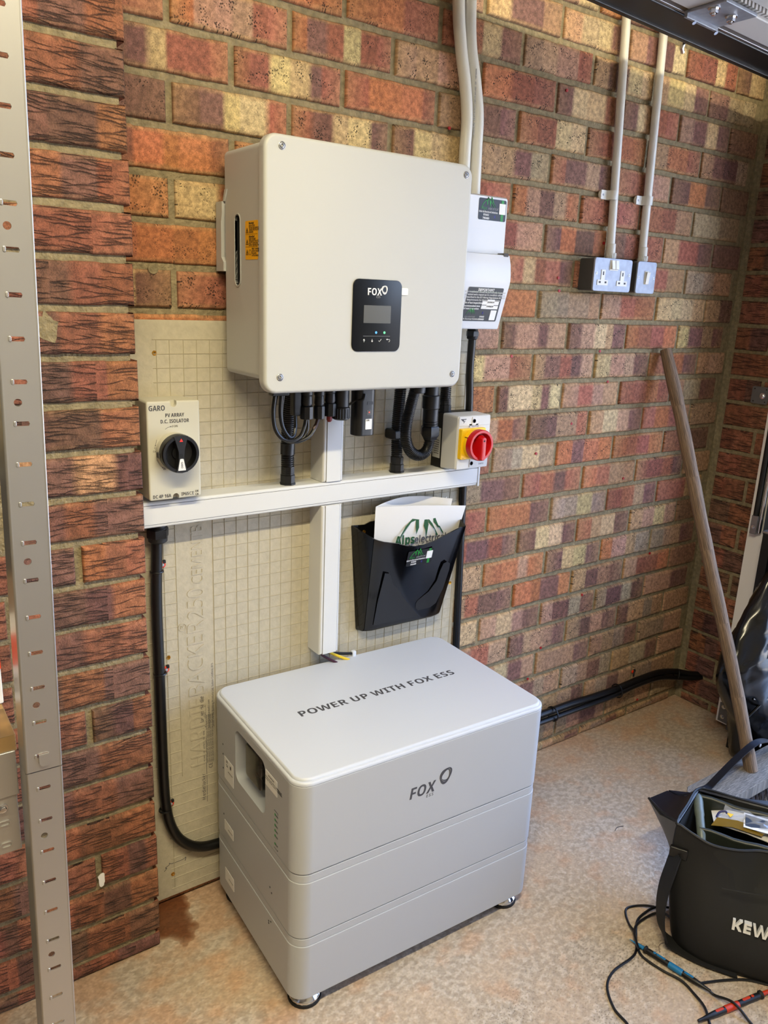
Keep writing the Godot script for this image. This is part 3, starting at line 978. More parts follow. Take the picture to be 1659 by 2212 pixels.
	ic.tube([Vector3(-0.0200, 1.1955, z), Vector3(-0.0145, 1.1953, z), Vector3(-0.0135, 1.194, z), Vector3(-0.0145, 1.1915, z), Vector3(-0.0165, 1.1914, z)], 0.0004, 5)
	ic.at(Vector3(-0.0205, 1.1955, z)).prism(PackedVector2Array([Vector2(-0.0014, 0), Vector2(0.0012, -0.0014), Vector2(0.0012, 0.0014)]), 0, 0.0004)
	part(t, "button_icons", ic, A.inkwhite)
	part(t, "film_tab", M.new().at(Vector3(0.0155, 1.2798, 0.2003)).slab(0.0145, 0.0125, 0.0014, 0.002, 0.0005), mat(Color(0.95, 0.94, 0.88), 0.3), "pale pull tab of the screen film")
	# warning label on the side
	var wx := -0.2556
	part(t, "warning_label", M.new().at(Vector3(wx, 1.351, 0.1378), SIDE).slab(0.047, 0.061, 0.0004, 0.002), A.yellow, "yellow warning label")
	var L := func(s: String, zz: float, y: float, cap: float, bold := false) -> void:
		txt(t, s, cap, Vector3(wx - 0.0005, y, zz), A.inkblack, SIDE, bold, 0.9, false, 0, "lettering", 0.0002)
	L.call("Warning!", 0.128, 1.3775, 0.0022, true)
	L.call("Risk of Fire!", 0.128, 1.3735, 0.0016)
	L.call("Do not disconnect under load", 0.128, 1.3703, 0.0016)
	L.call("consult INSTALLATION manual", 0.128, 1.3671, 0.0016)
	L.call("properly", 0.128, 1.3639, 0.0016)
	L.call("Attention!", 0.128, 1.3565, 0.0022, true)
	L.call("High voltage!", 0.128, 1.3530, 0.0016)
	L.call("Disconnect the AC grid", 0.128, 1.3498, 0.0016)
	L.call("and PV generator", 0.128, 1.3466, 0.0016)
	L.call("before opening the device", 0.128, 1.3434, 0.0016)
	L.call("Wait 5 minutes", 0.139, 1.3375, 0.0016)
	L.call("before touching", 0.139, 1.3340, 0.0016)
	L.call("the parts", 0.139, 1.3305, 0.0016)
	L.call("in the device", 0.139, 1.3270, 0.0016)
	var tr := M.new()
	for y in [1.3665, 1.348, 1.3318]:
		tr.at(Vector3(wx - 0.0004, y, 0.1215), SIDE).ringpoly(PackedVector2Array([Vector2(-0.0045, -0.004), Vector2(0.0045, -0.004), Vector2(0, 0.0045)]), PackedVector2Array([Vector2(-0.003, -0.0031), Vector2(0.003, -0.0031), Vector2(0, 0.0025)]), 0, 0.0003)
		tr.prism(PackedVector2Array([Vector2(-0.0004, -0.0024), Vector2(0.0004, -0.0024), Vector2(0.0005, 0.0008), Vector2(-0.0005, 0.0008)]), 0, 0.0003)
	tr.at(Vector3(wx - 0.0004, 1.3318, 0.1325), SIDE).ringpoly(circ(0.0044), circ(0.0037), 0, 0.0003)
	for y in [1.3602, 1.3405]: tr.at(Vector3(wx - 0.0004, y, 0.1378), SIDE).prism(PackedVector2Array([Vector2(-0.022, 0), Vector2(0.022, 0), Vector2(0.022, 0.0003), Vector2(-0.022, 0.0003)]), 0, 0.0003)
	part(t, "warning_symbols", tr, A.inkblack)

# ------------------------------------------------------------------ battery stack
func battery() -> void:
	var where := Vector3(-0.0125, 0, 0.219)
	var turn := -0.0324
	var W := 0.57; var D := 0.38
	var up := Basis(Vector3.RIGHT, -PI / 2)      # slabs stand on their back: local xy becomes plan
	var module := func(called: String, label: String, y0: float, y1: float) -> Node3D:
		var t := thing(called, label, "battery", where + Vector3(0, y0, 0), "stacked battery modules")
		t.rotation.y = turn
		return t
	var shell := func(t: Node3D, h: float, hole := false) -> void:
		var cs := M.new().at(Vector3.ZERO, up).slab(W, D, h - 0.0175, 0.032, 0.0015, 0.0025, 24 if hole else 9)
		if hole:
			var c := CSGCombiner3D.new(); c.name = "casing"; t.add_child(c)
			var a := CSGMesh3D.new(); a.name = "case"; a.mesh = flat(cs); a.material = A.bwhite; c.add_child(a)
			var b := CSGMesh3D.new(); b.name = "switch_recess"; b.operation = CSGShape3D.OPERATION_SUBTRACTION; b.material = A.bwhite
			b.mesh = flat(M.new().slab(0.137, 0.110, 0.08, 0.018, 0.0, 0.0, 10))
			c.add_child(b)
			b.transform = Transform3D(SIDE, Vector3(-0.285 + 0.060, 0.4055 - 0.303, -0.0015))
		else: part(t, "casing", cs, A.bwhite, "", true)
	var collar := func(t: Node3D, y: float, h: float) -> void:
		part(t, "collar", M.new().at(Vector3(0, y, 0), up).slab(W - 0.0022, D - 0.0022, h - 0.0018, 0.031, 0.001, 0.0, 9), A.bwhite, "", true)
		part(t, "joint", M.new().at(Vector3(0, y + h - 0.0016, 0), up).slab(W - 0.008, D - 0.008, 0.0018, 0.028, 0.0, 0.0, 9), A.gap, "", true)

	# bottom module on its four feet
	var t: Node3D = module.call("battery_module", "bottom white battery module of the stack, standing on chrome feet", 0.035, 0.169)
	shell.call(t, 0.134); collar.call(t, 0.1172, 0.0168)
	for sx in [-1, 1]:
		for sz in [-1, 1]:
			var p := Vector3(sx * 0.243, -0.035, sz * 0.150)
			var f := M.new().at(p)
			f.lathe([Vector2(0.030, 0.006), Vector2(0.0305, 0.012), Vector2(0.029, 0.015), Vector2(0.012, 0.031), Vector2(0.009, 0.033), Vector2(0.009, 0.04)], 20)
			f.ang = 30.0
			var foot := part(t, "foot", f, A.chrome, "chrome levelling foot", true)
			var pad := M.new().at(p); pad.lathe([Vector2(0.031, 0.0), Vector2(0.032, 0.002), Vector2(0.0315, 0.006)], 24)
			part(foot, "pad", pad, A.rubber, "", true)
			var nut := M.new().at(p); nut.lathe([Vector2(0.0115, 0.029), Vector2(0.0115, 0.0355)], 6)
			part(foot, "nut", nut, A.steel, "", true)
	side_label(t, 0.052, -0.108, 0.030)
	holes(t, [[0.100, 0.083], [0.095, 0.083], [0.105, 0.092]])
	# middle
	t = module.call("battery_module", "middle white battery module of the stack", 0.169, 0.303)
	shell.call(t, 0.134); collar.call(t, 0.1172, 0.0168)
	side_label(t, 0.038, -0.108, 0.024)
	holes(t, [[0.060, -0.134], [0.045, 0.088], [0.037, 0.095]])
	# top, with switch, lights and lid
	t = module.call("battery_module", "top white module of the battery stack, with lettered lid and side breaker switch", 0.303, 0.49)
	shell.call(t, 0.1745 + 0.0175, true)
	part(t, "joint", M.new().at(Vector3(0, 0.1738, 0), up).slab(W - 0.005, D - 0.005, 0.002, 0.03, 0.0, 0.0, 9), A.gap, "", true)
	part(t, "lid_rim", M.new().at(Vector3(0, 0.1755, 0), up).slab(W, D, 0.0065, 0.032, 0.0035, 0.0, 9), A.lid, "", true)
	var lid := part(t, "lid", M.new().at(Vector3(0, 0.181, 0), up).slab(W - 0.010, D - 0.010, 0.006, 0.028, 0.0045, 0.0, 9), A.lid, "", true)
	txt(lid, "POWER UP WITH FOX ESS", 0.0195, Vector3(0.007, 0.1868, -0.010), A.ink, FLAT, true, 1.0, true)
	var lt: MeshInstance3D = lid.get_child(0)
	var wd: float = (lt.mesh as TextMesh).get_aabb().size.x
	lt.transform.basis = FLAT * Basis.from_scale(Vector3(0.372 / wd, 1.0, 1))
	# mark on the front
	var zf := 0.19
	var slant := Basis(Vector3(1, 0, 0), Vector3(0.16, 1, 0), Vector3(0, 0, 1))
	var fx := txt(t, "FOX", 0.0225, Vector3(-0.0245, 0.0878, zf), A.ink, slant, true, 1.0, true)
	wd = (fx.mesh as TextMesh).get_aabb().size.x
	fx.transform.basis = slant * Basis.from_scale(Vector3(0.0565 / wd, 1, 1))
	txt(t, "E S S", 0.0058, Vector3(-0.0065, 0.0715, zf), A.ink, slant, false, 1.0, true)
	ring_mark(t, Vector3(0.0285, 0.102, zf), 0.0148, A.ink, Basis(), true, 0.2)
	# breaker in the recess of the left side
	var sx0 := -0.285
	var B := func(called: String, m: M, mt: Material, lb := "") -> void: part(t, called, m, mt, lb, true)
	B.call("breaker", M.new().at(Vector3(-0.235, 0.108, 0.004), SIDE).slab(0.062, 0.062, 0.028, 0.004, 0.002), A.black, "black breaker body")
	B.call("breaker_lever", M.new().at(Vector3(-0.258, 0.102, 0.008), SIDE).slab(0.016, 0.018, 0.012, 0.003, 0.002), A.steel)
	B.call("clear_cover", M.new().at(Vector3(-0.252, 0.108, -0.004), SIDE).slab(0.072, 0.074, 0.026, 0.010, 0.005), A.smoke, "smoked clear breaker cover")
	B.call("hinge", M.new().box(Vector3(-0.262, 0.066, 0.036), Vector3(-0.256, 0.13, 0.043), 0.001), A.black)
	B.call("latch", M.new().box(Vector3(-0.2735, 0.085, 0.044), Vector3(-0.262, 0.105, 0.055), 0.001), A.black)
	B.call("cable_clamp", M.new().box(Vector3(-0.275, 0.06, 0.056), Vector3(-0.262, 0.125, 0.064), 0.002), A.bwhite)
	# labels
	B.call("label", M.new().at(Vector3(sx0, 0.133, 0.092), SIDE).slab(0.048, 0.031, 0.0004, 0.001), A.sticker)
	var S := func(s: String, y: float, z: float, cap: float, bold := false, mt: Material = A.inkblack) -> void:
		txt(t, s, cap, Vector3(sx0 - 0.0004, y, z), mt, SIDE, bold, 0.9, true, 1, "lettering", 0.0002)
	S.call("ATTENTION", 0.1415, 0.092, 0.0033, true)
	S.call("Please read the manual before switching on.", 0.1355, 0.092, 0.0018)
	S.call("The breaker must remain closed in operation.", 0.1315, 0.092, 0.0018)
	side_label(t, 0.0415, -0.104, 0.050)
	S.call("UK\nCA", 0.0545, -0.1135, 0.0055, true)
	S.call("✓", 0.053, -0.095, 0.006)
	holes(t, [[0.088, -0.134], [0.066, -0.134], [0.034, -0.134]])
	# charge lights
	var names := ["RUN", "100", "80", "60", "40", "20", "SOC"]
	for i in 6:
		var y := 0.079 - i * 0.0108 - (0.006 if i == 5 else 0.0)
		B.call("charge_light", M.new().at(Vector3(sx0, y, 0.1085), SIDE).slab(0.0042, 0.0042, 0.0004, 0.0008), A.ledside)
		S.call(["100%", "80%", "60%", "40%", "20%", "RUN"][i], y, 0.1155, 0.0026, false, A.ink)
	var br := M.new()
	for s in [[0.0865, -1.0], [0.0095, 1.0]]:
		br.box(Vector3(sx0 - 0.0004, s[0], 0.105), Vector3(sx0, s[0] + 0.0006, 0.12)); br.box(Vector3(sx0 - 0.0004, minf(s[0], s[0] + s[1] * 0.003), 0.1195), Vector3(sx0, maxf(s[0], s[0] + s[1] * 0.003), 0.120))
	B.call("printed_line", br, A.ink)

func side_label(t: Node3D, y: float, z: float, h: float) -> void:
	part(t, "label", M.new().at(Vector3(-0.285, y, z), SIDE).slab(0.046, h, 0.0004, 0.001), A.sticker, "", true)
	part(t, "printed_line", M.new().box(Vector3(-0.2857, y - 0.002, z - 0.003), Vector3(-0.2853, y - 0.0012, z + 0.019)), A.inkblack, "", true)

func holes(t: Node3D, p: Array) -> void:
	for q in p:
		part(t, "screw_hole", M.new().at(Vector3(-0.2851, q[0], q[1]), SIDE * Basis(Vector3.RIGHT, PI / 2)).lathe([Vector2(0.002, 0), Vector2(0.0018, 0.0004), Vector2(0.001, 0.0001)], 10), A.ink, "", true)

# ------------------------------------------------------------------ white trunking
func trunking() -> void:
	var t := thing("cable_trunking", "white square trunking running level across the board below the inverter", "trunking", Vector3(-0.035, 0.854, 0.008))
	part(t, "body", M.new().at(Vector3(-0.0365, 0.878, 0.008)).slab(0.787, 0.048, 0.0485, 0.001, 0.004), A.upvc)
	part(t, "lid", M.new().box(Vector3(-0.43, 0.8605, 0.056), Vector3(0.355, 0.8955, 0.0578), 0.0008), A.upvc)
	part(t, "lid_joint", M.new().box(Vector3(-0.43, 0.8598, 0.0553), Vector3(0.355, 0.8962, 0.0567)), A.gap)
	part(t, "end_cap", M.new().at(Vector3(0.3575, 0.878, 0.007)).slab(0.006, 0.0505, 0.052, 0.001, 0.001), A.upvc)
	for q in [[0.9025, 1.13, "short upright white trunking between the inverter and the level trunking"], [0.5215, 0.8535, "long upright white trunking between the level trunking and the battery stack"]]:
		t = thing("cable_trunking", q[2], "trunking", Vector3(-0.038, q[0], 0.008))
		var cy: float = (q[0] + q[1]) / 2; var h: float = q[1] - q[0]
		part(t, "body", M.new().at(Vector3(-0.0385, cy, 0.008)).slab(0.048, h, 0.0495, 0.001, 0.005), A.upvc)
		part(t, "lid", M.new().box(Vector3(-0.0545, q[0] + 0.0005, 0.057), Vector3(-0.0205, q[1] - 0.0005, 0.0588), 0.0008), A.upvc)
		part(t, "lid_joint", M.new().box(Vector3(-0.0553, q[0] + 0.0008, 0.0565), Vector3(-0.0197, q[1] - 0.0008, 0.0577)), A.gap)
	# wires leaving the lower end
	for w in [["yellow", [Vector3(-0.030, 0.53, 0.035), Vector3(-0.024, 0.513, 0.036), Vector3(-0.004, 0.500, 0.042), Vector3(0.02, 0.488, 0.05)], Color(0.85, 0.72, 0.12)], ["purple", [Vector3(-0.046, 0.53, 0.036), Vector3(-0.044, 0.512, 0.036), Vector3(-0.028, 0.499, 0.042), Vector3(-0.005, 0.484, 0.05)], Color(0.22, 0.05, 0.12)], ["black", [Vector3(-0.035, 0.53, 0.03), Vector3(-0.03, 0.512, 0.03), Vector3(0.005, 0.501, 0.034), Vector3(0.036, 0.496, 0.04)], Color(0.02, 0.02, 0.02)]]:
		var wt := thing("wire", "%s wire emerging from the bottom of the long upright trunking" % w[0], "wire", Vector3(-0.03, 0.50, 0.035))
		part(wt, "insulation", M.new().tube(cr(w[1], 8), 0.0032, 8), mat(w[2], 0.4))
	var pl := thing("connector_plug", "small clear plug on a wire end behind the battery lid", "plug", Vector3(0.04, 0.495, 0.04))
	part(pl, "housing", M.new().box(Vector3(0.033, 0.488, 0.034), Vector3(0.043, 0.502, 0.044), 0.002), mat(Color(0.8, 0.82, 0.85), 0.2))

# ------------------------------------------------------------------ isolators and the breaker enclosure
func isolators() -> void:
	var t := thing("rotary_isolator", "beige solar isolator box with a round black knob beside the brick pier", "isolator", Vector3(-0.375, 0.909, 0.008))
	part(t, "back_box", M.new().box(Vector3(-0.419, 0.911, 0.008), Vector3(-0.331, 1.082, 0.040), 0.003), A.beige)
	var c := CSGCombiner3D.new(); c.name = "cover"; t.add_child(c)
	var a := CSGMesh3D.new(); a.name = "case"; a.mesh = flat(M.new().slab(0.0945, 0.1735, 0.038, 0.004, 0.003, 0.0, 6)); a.material = A.beige; c.add_child(a)
	a.position = Vector3(-0.3752, 0.9963, 0.0395) - t.position
	for y in [1.083, 0.909]:
		var n := CSGMesh3D.new(); n.name = "notch"; n.operation = CSGShape3D.OPERATION_SUBTRACTION; n.material = A.beige
		n.mesh = flat(M.new().slab(0.0115, 0.021, 0.03, 0.0057, 0.0, 0.0, 8)); c.add_child(n)
		n.position = Vector3(-0.3752, y, 0.0655) - t.position
	var z := 0.0776
	txt(t, "GARO", 0.0088, Vector3(-0.4045, 1.0712, z), A.ink, Basis(), true, 0.86)
	txt(t, "PV ARRAY\nD.C. ISOLATOR", 0.0062, Vector3(-0.3735, 1.0532, z), A.ink, Basis(), true, 0.85)
	txt(t, "I ON", 0.0036, Vector3(-0.3735, 1.0392, z), A.ink)
	txt(t, "O\nOFF", 0.0034, Vector3(-0.4095, 1.0, z), A.ink)
	txt(t, "DC 4P 16A", 0.0058, Vector3(-0.4005, 0.9165, z), A.ink, Basis(), true, 0.85)
	txt(t, "IP65", 0.0056, Vector3(-0.3585, 0.9168, z), A.ink, Basis(), true, 0.85)
	txt(t, "CE", 0.006, Vector3(-0.3462, 0.9168, z), A.ink)
	txt(t, "UK\nCA", 0.0028, Vector3(-0.3364, 0.9168, z), A.ink, Basis(), true)
	var ar := M.new()
	ar.tube([Vector3(-0.391, 1.0345, z), Vector3(-0.387, 1.0372, z), Vector3(-0.381, 1.0388, z)], 0.0003, 5)
	ar.tube([Vector3(-0.4065, 1.0175, z), Vector3(-0.409, 1.0075, z)], 0.0003, 5)
	ar.tube([Vector3(-0.4085, 0.9925, z), Vector3(-0.407, 0.981, z), Vector3(-0.402, 0.972, z), Vector3(-0.398, 0.968, z)], 0.0003, 5)
	for q in [[-0.381, 1.0388, -0.1], [-0.409, 1.0075, -1.9], [-0.3975, 0.9675, -0.75]]:
		var d := Vector2.from_angle(q[2]); var n := Vector2(-d.y, d.x)
		ar.at(Vector3(q[0], q[1], z)).prism(PackedVector2Array([d * 0.002, n * 0.0009 - d * 0.001, -n * 0.0009 - d * 0.001]), 0, 0.0003)
	ar.at(Vector3(-0.3945, 0.9655, z)).ringpoly(PackedVector2Array([Vector2(-0.0022, -0.0016), Vector2(0.0022, -0.0016), Vector2(0.001, 0.0016), Vector2(-0.001, 0.0016)]), PackedVector2Array([Vector2(-0.0016, -0.0011), Vector2(0.0016, -0.0011), Vector2(0.0006, 0.001), Vector2(-0.0006, 0.001)]), 0, 0.0003)
	part(t, "printed_arrows", ar, A.ink)
	var rx := Basis(Vector3.RIGHT, PI / 2)
	var kc := Vector3(-0.3755, 0.9955, 0.0775)
	part(t, "knob_collar", M.new().at(kc, rx).lathe([Vector2(0.0335, 0), Vector2(0.0335, 0.012), Vector2(0.0325, 0.0135)], 40), A.beige)
	part(t, "padlock_tab", M.new().box(Vector3(-0.4105, 0.988, 0.085), Vector3(-0.404, 0.998, 0.096), 0.001), A.gap)
	var k := part(t, "knob", M.new().at(kc, rx).lathe([Vector2(0.0325, 0.0137), Vector2(0.0332, 0.015), Vector2(0.0332, 0.030), Vector2(0.032, 0.0325), Vector2(0.0275, 0.0325), Vector2(0.0262, 0.031), Vector2(0.0245, 0.018), Vector2(0.012, 0.0165), Vector2(0.011, 0.020)], 48), A.black, "black rotary knob")
	var g := M.new().at(kc)
	g.prism(PackedVector2Array([Vector2(-0.0125, 0.031), Vector2(-0.009, 0.02), Vector2(-0.0048, 0.004), Vector2(-0.0048, -0.007), Vector2(-0.007, -0.02), Vector2(-0.0105, -0.0308), Vector2(0, -0.0325), Vector2(0.0105, -0.0308), Vector2(0.007, -0.02), Vector2(0.0048, -0.007), Vector2(0.0048, 0.004), Vector2(0.009, 0.02), Vector2(0.0125, 0.031), Vector2(0, 0.0328)]), 0.016, 0.0338)
	part(k, "grip", g, mat(Color(0.075, 0.075, 0.08), 0.45))
	part(k, "pointer", M.new().at(kc + Vector3(0.0, 0.0242, 0.0338)).prism(PackedVector2Array([Vector2(-0.0033, -0.0022), Vector2(0.0033, -0.0022), Vector2(0, 0.0036)]), 0, 0.0004), mat(Color(0.85, 0.2, 0.18), 0.5), "red triangular pointer")
	part(k, "badge", M.new().at(kc + Vector3(0.0, -0.0175, 0.0338)).prism(PackedVector2Array([Vector2(-0.0066, -0.0105), Vector2(0.0066, -0.0105), Vector2(0.0068, -0.0095), Vector2(0.0032, 0.0088), Vector2(0.0024, 0.0098), Vector2(-0.0024, 0.0098), Vector2(-0.0032, 0.0088), Vector2(-0.0068, -0.0095)]), 0, 0.0005), A.inkwhite, "white lettered badge")
	txt(k, "GARO", 0.0034, kc + Vector3(0, -0.0185, 0.0342), A.ink, Basis(Vector3.BACK, -PI / 2), true, 0.85)
	part(k, "hub_hole", M.new().at(kc + Vector3(0, -0.002, 0.0338), rx).lathe([Vector2(0.0032, 0), Vector2(0.003, 0.0004)], 16), A.dark)

	# AC isolator
	t = thing("rotary_isolator", "grey isolator with a red rotary switch on a yellow plate", "isolator", Vector3(0.297, 0.903, 0.008))
	part(t, "back_box", M.new().box(Vector3(0.252, 0.903, 0.008), Vector3(0.345, 1.026, 0.047), 0.002), A.black, "black back box")
	part(t, "rating_label", M.new().at(Vector3(0.2518, 0.958, 0.027), SIDE).slab(0.026, 0.068, 0.0004, 0.001), mat(Color(0.72, 0.72, 0.70), 0.5))
	for i in 7: part(t, "printed_line", M.new().at(Vector3(0.2514, 0.964 - i * 0.005, 0.027), SIDE).slab(0.018, 0.0012, 0.0003, 0.0003), A.inkblack)
	var rz := M.new()
	rz.loft([V3(M.rr(0.094, 0.1225, 0.004), Vector3(0.297, 0.9655, 0.047)), V3(M.rr(0.0955, 0.124, 0.004), Vector3(0.297, 0.9655, 0.049)), V3(M.rr(0.0955, 0.118, 0.005), Vector3(0.2955, 0.9680, 0.098)), V3(M.rr(0.0905, 0.113, 0.004), Vector3(0.2955, 0.9680, 0.101))])
	part(t, "cover", rz, A.lightgrey)
	z = 0.1011
	part(t, "cover_strip", M.new().at(Vector3(0.2955, 1.0155, z - 0.001)).slab(0.089, 0.021, 0.0016, 0.001, 0.0008), A.lightgrey)
	part(t, "cover_strip", M.new().at(Vector3(0.2955, 0.9205, z - 0.001)).slab(0.089, 0.021, 0.0016, 0.001, 0.0008), A.lightgrey)
	for q in [[0.2925, 1.0155], [0.2925, 0.921]]:
		part(t, "screw_boss", M.new().at(Vector3(q[0], q[1], z)).slab(0.012, 0.018, 0.0018, 0.001, 0.0006), A.lightgrey)
		var w := M.new().at(Vector3(q[0], q[1], z + 0.0018), rx)
		w.lathe([Vector2(0.0046, 0), Vector2(0.0046, 0.0003), Vector2(0.0036, 0.0003), Vector2(0.0034, -0.0006), Vector2(0.001, -0.0008)], 16)
		part(t, "screw", w, A.ink)
	var em := M.new().at(Vector3(0.2625, 1.0165, z + 0.0006))
	em.prism(PackedVector2Array([Vector2(-0.0085, 0.0045), Vector2(0.0085, 0.0045), Vector2(0.0068, 0.0028), Vector2(-0.001, 0.0028), Vector2(0.003, -0.0005), Vector2(-0.001, -0.0012)]), 0, 0.0003)
	em.prism(PackedVector2Array([Vector2(0.0055, 0.0015), Vector2(0.0015, -0.0045), Vector2(-0.0005, -0.0045), Vector2(0.003, 0.0)]), 0, 0.0003)
	part(t, "emblem", em, A.ink)
	em = M.new().at(Vector3(0.2514, 0.983, 0.0275), SIDE)
	em.prism(PackedVector2Array([Vector2(-0.0085, 0.0045), Vector2(0.0085, 0.0045), Vector2(0.0068, 0.0028), Vector2(-0.001, 0.0028), Vector2(0.003, -0.0005), Vector2(-0.001, -0.0012)]), 0, 0.0003)
	em.prism(PackedVector2Array([Vector2(0.0055, 0.0015), Vector2(0.0015, -0.0045), Vector2(-0.0005, -0.0045), Vector2(0.003, 0.0)]), 0, 0.0003)
	part(t, "emblem", em, A.inkblack)
	part(t, "label", M.new().at(Vector3(0.2925, 1.0035, z)).slab(0.0255, 0.0105, 0.0006, 0.0006), A.sticker)
	txt(t, "AC ISOLATOR", 0.0026, Vector3(0.2925, 1.0035, z + 0.0007), A.purpleink, Basis(), false, 0.95)
	txt(t, "IS4P32", 0.0038, Vector3(0.322, 0.918, z + 0.0005), A.inkgrey, Basis(), true, 0.9)
	part(t, "plate", M.new().at(Vector3(0.2865, 0.967, z)).slab(0.069, 0.067, 0.010, 0.003, 0.0015), A.brightyellow, "yellow plate")
	part(t, "plate_mark", M.new().box(Vector3(0.2565, 0.9365, z + 0.0101), Vector3(0.263, 0.9373, z + 0.0103)), A.inkblack)
	kc = Vector3(0.2885, 0.967, z + 0.010)
	part(t, "dial", M.new().at(kc, rx).lathe([Vector2(0.0325, 0), Vector2(0.0325, 0.009), Vector2(0.0315, 0.010)], 40), A.brightyellow)
	part(t, "padlock_slot", M.new().at(kc + Vector3(-0.0262, 0.0125, 0.0005), Basis(Vector3.BACK, -0.2)).slab(0.006, 0.0105, 0.0097, 0.003), mat(Color(0.35, 0.2, 0.02), 0.6))
	k = part(t, "knob", M.new().at(kc, rx).lathe([Vector2(0.0325, 0.0102), Vector2(0.034, 0.012), Vector2(0.034, 0.024), Vector2(0.0325, 0.0262), Vector2(0.0278, 0.0262), Vector2(0.0262, 0.0245), Vector2(0.0245, 0.0125), Vector2(0.004, 0.0115)], 48), A.red, "red knob")
	g = M.new().at(kc, Basis())
	g.loft([V3(M.rr(0.0185, 0.058, 0.008), Vector3(0, -0.006, 0.0115)), V3(M.rr(0.0165, 0.056, 0.0075), Vector3(0, -0.006, 0.024)), V3(M.rr(0.012, 0.050, 0.005), Vector3(0, -0.007, 0.0325)), V3(M.rr(0.009, 0.046, 0.004), Vector3(0, -0.008, 0.0335))])
	part(k, "grip", g, A.red)
	part(k, "grip_hole", M.new().at(kc + Vector3(0, 0.011, 0.0336), rx).lathe([Vector2(0.0022, 0), Vector2(0.0018, 0.0003)], 12), A.dark)

	# white breaker enclosure half hidden behind the inverter
	t = thing("breaker_enclosure", "white plastic breaker enclosure with black contact stickers right of the inverter", "enclosure", Vector3(0.265, 1.21, 0.0))
	var e := M.new().at(Vector3(0.259, 0, 0), SIDE)
	var up := M.new()
	up.loft([V3(M.rr(0.205, 0.117, 0.006), Vector3(0.2605, 1.4225, 0.0)), V3(M.rr(0.205, 0.117, 0.006), Vector3(0.2605, 1.4215, 0.078)), V3(M.rr(0.199, 0.111, 0.004), Vector3(0.2605, 1.4215, 0.082))])
	part(t, "upper_cover", up, A.cu)
	var prof := [[1.3645, 0.0], [1.3645, 0.098], [1.3635, 0.1005], [1.345, 0.106], [1.325, 0.1085], [1.312, 0.1085], [1.306, 0.1075], [1.213, 0.081], [1.2105, 0.078], [1.2105, 0.0]]
	var lo := M.new()
	lo.ang = 35.0
	var rings := []
	for q in [[0.155, 0.0], [0.3605, 0.0], [0.363, 0.0025]]:
		var r := PackedVector3Array()
		for w in prof: r.append(Vector3(q[0], lerpf(w[0], 1.29, q[1] * 9.0), maxf(0.0, w[1] - q[1])))
		rings.append(r)
	lo.loft(rings)
	part(t, "lower_cover", lo, A.cu)
	part(t, "hinge_gap", M.new().box(Vector3(0.158, 1.3640, 0.01), Vector3(0.359, 1.3662, 0.0795)), A.gap)
	part(t, "catch", M.new().box(Vector3(0.343, 1.3605, 0.075), Vector3(0.357, 1.368, 0.1015), 0.001), A.gap)
	fitter_sticker(t, Vector3(0.319, 1.4525, 0.0821), 0.076, 0.042, Basis())
	var ta := atan2(0.1075 - 0.081, 1.306 - 1.213)
	var tb := Basis(Vector3.RIGHT, ta)
	var sc := Vector3(0.2985, 1.262, lerpf(0.081, 0.1075, (1.262 - 1.213) / 0.093) + 0.0004)
	var o := func(x: float, y: float, zz := 0.0005) -> Vector3: return sc + tb * Vector3(x, y, zz)
	part(t, "sticker", M.new().at(sc, tb).slab(0.098, 0.072, 0.0004, 0.003), A.stickerblack, "black inspection notice")
	txt(t, "IMPORTANT", 0.0056, o.call(0, 0.031), A.inkwhite, tb, true)
	part(t, "printed_line", M.new().at(o.call(0, 0.0268), tb).slab(0.088, 0.0004, 0.0002, 0.0001), A.greenbar)
	txt(t, "This installation should be periodically inspected\nand tested and a report on its condition obtained,\nas prescribed in the IET Wiring Regulations BS 7671\nRequirements for Electrical Installations.", 0.0022, o.call(0, 0.0178), A.inkwhite, tb, false, 1.08)
	txt(t, "Date of last inspection", 0.0022, o.call(-0.029, 0.0030), A.inkwhite, tb, true)
	txt(t, "Recommended date\nof next inspection", 0.0022, o.call(-0.029, -0.0065), A.inkwhite, tb, true)
	part(t, "date_panel", M.new().at(o.call(0.021, 0.0035), tb).slab(0.047, 0.0075, 0.0003, 0.0004), A.sticker)
	part(t, "date_panel", M.new().at(o.call(0.021, -0.0055), tb).slab(0.047, 0.0075, 0.0003, 0.0004), A.sticker)
	part(t, "date_tab", M.new().at(o.call(0.021, 0.001), tb).slab(0.0205, 0.0205, 0.0006, 0.0004), A.sticker)
	txt(t, "20/08/24", 0.0022, o.call(0.021, 0.0055, 0.0012), A.ink, tb)
	txt(t, "20/08/29", 0.0022, o.call(0.021, -0.0035, 0.0012), A.ink, tb)
	mountain(t, o.call(-0.028, -0.017), 0.0125, A.greenbar, tb)
	txt(t, "Alps electrical", 0.003, o.call(-0.028, -0.0265), A.inkgrey, tb)
	txt(t, "Solar & Electrical Solutions", 0.0019, o.call(-0.028, -0.0315), A.inkwhite, tb)
	txt(t, "K", 0.005, o.call(0.006, -0.018), A.purpleink, tb, true)
	txt(t, "01642\n790489", 0.0030, o.call(0.006, -0.029), A.inkwhite, tb, true)
	part(t, "blank_panel", M.new().at(o.call(0.036, -0.0225), tb).slab(0.0165, 0.0215, 0.0003, 0.0006), A.sticker)

func V3(p: PackedVector2Array, o: Vector3) -> PackedVector3Array:
	var r := PackedVector3Array()
	for q in p: r.append(o + Vector3(q.x, q.y, 0))
	return r

# ------------------------------------------------------------------ what hangs below the inverter
func corr(path: Array, r: float, pitch := 0.0042, n := 14) -> M:
	var p := even(path, pitch / 4)
	var rad := []
	for i in p.size(): rad.append(r * [1.0, 1.0, 0.86, 0.86][i % 4])
	var m := M.new()
	m.ang = 55.0
	return m.tube(p, rad, n)

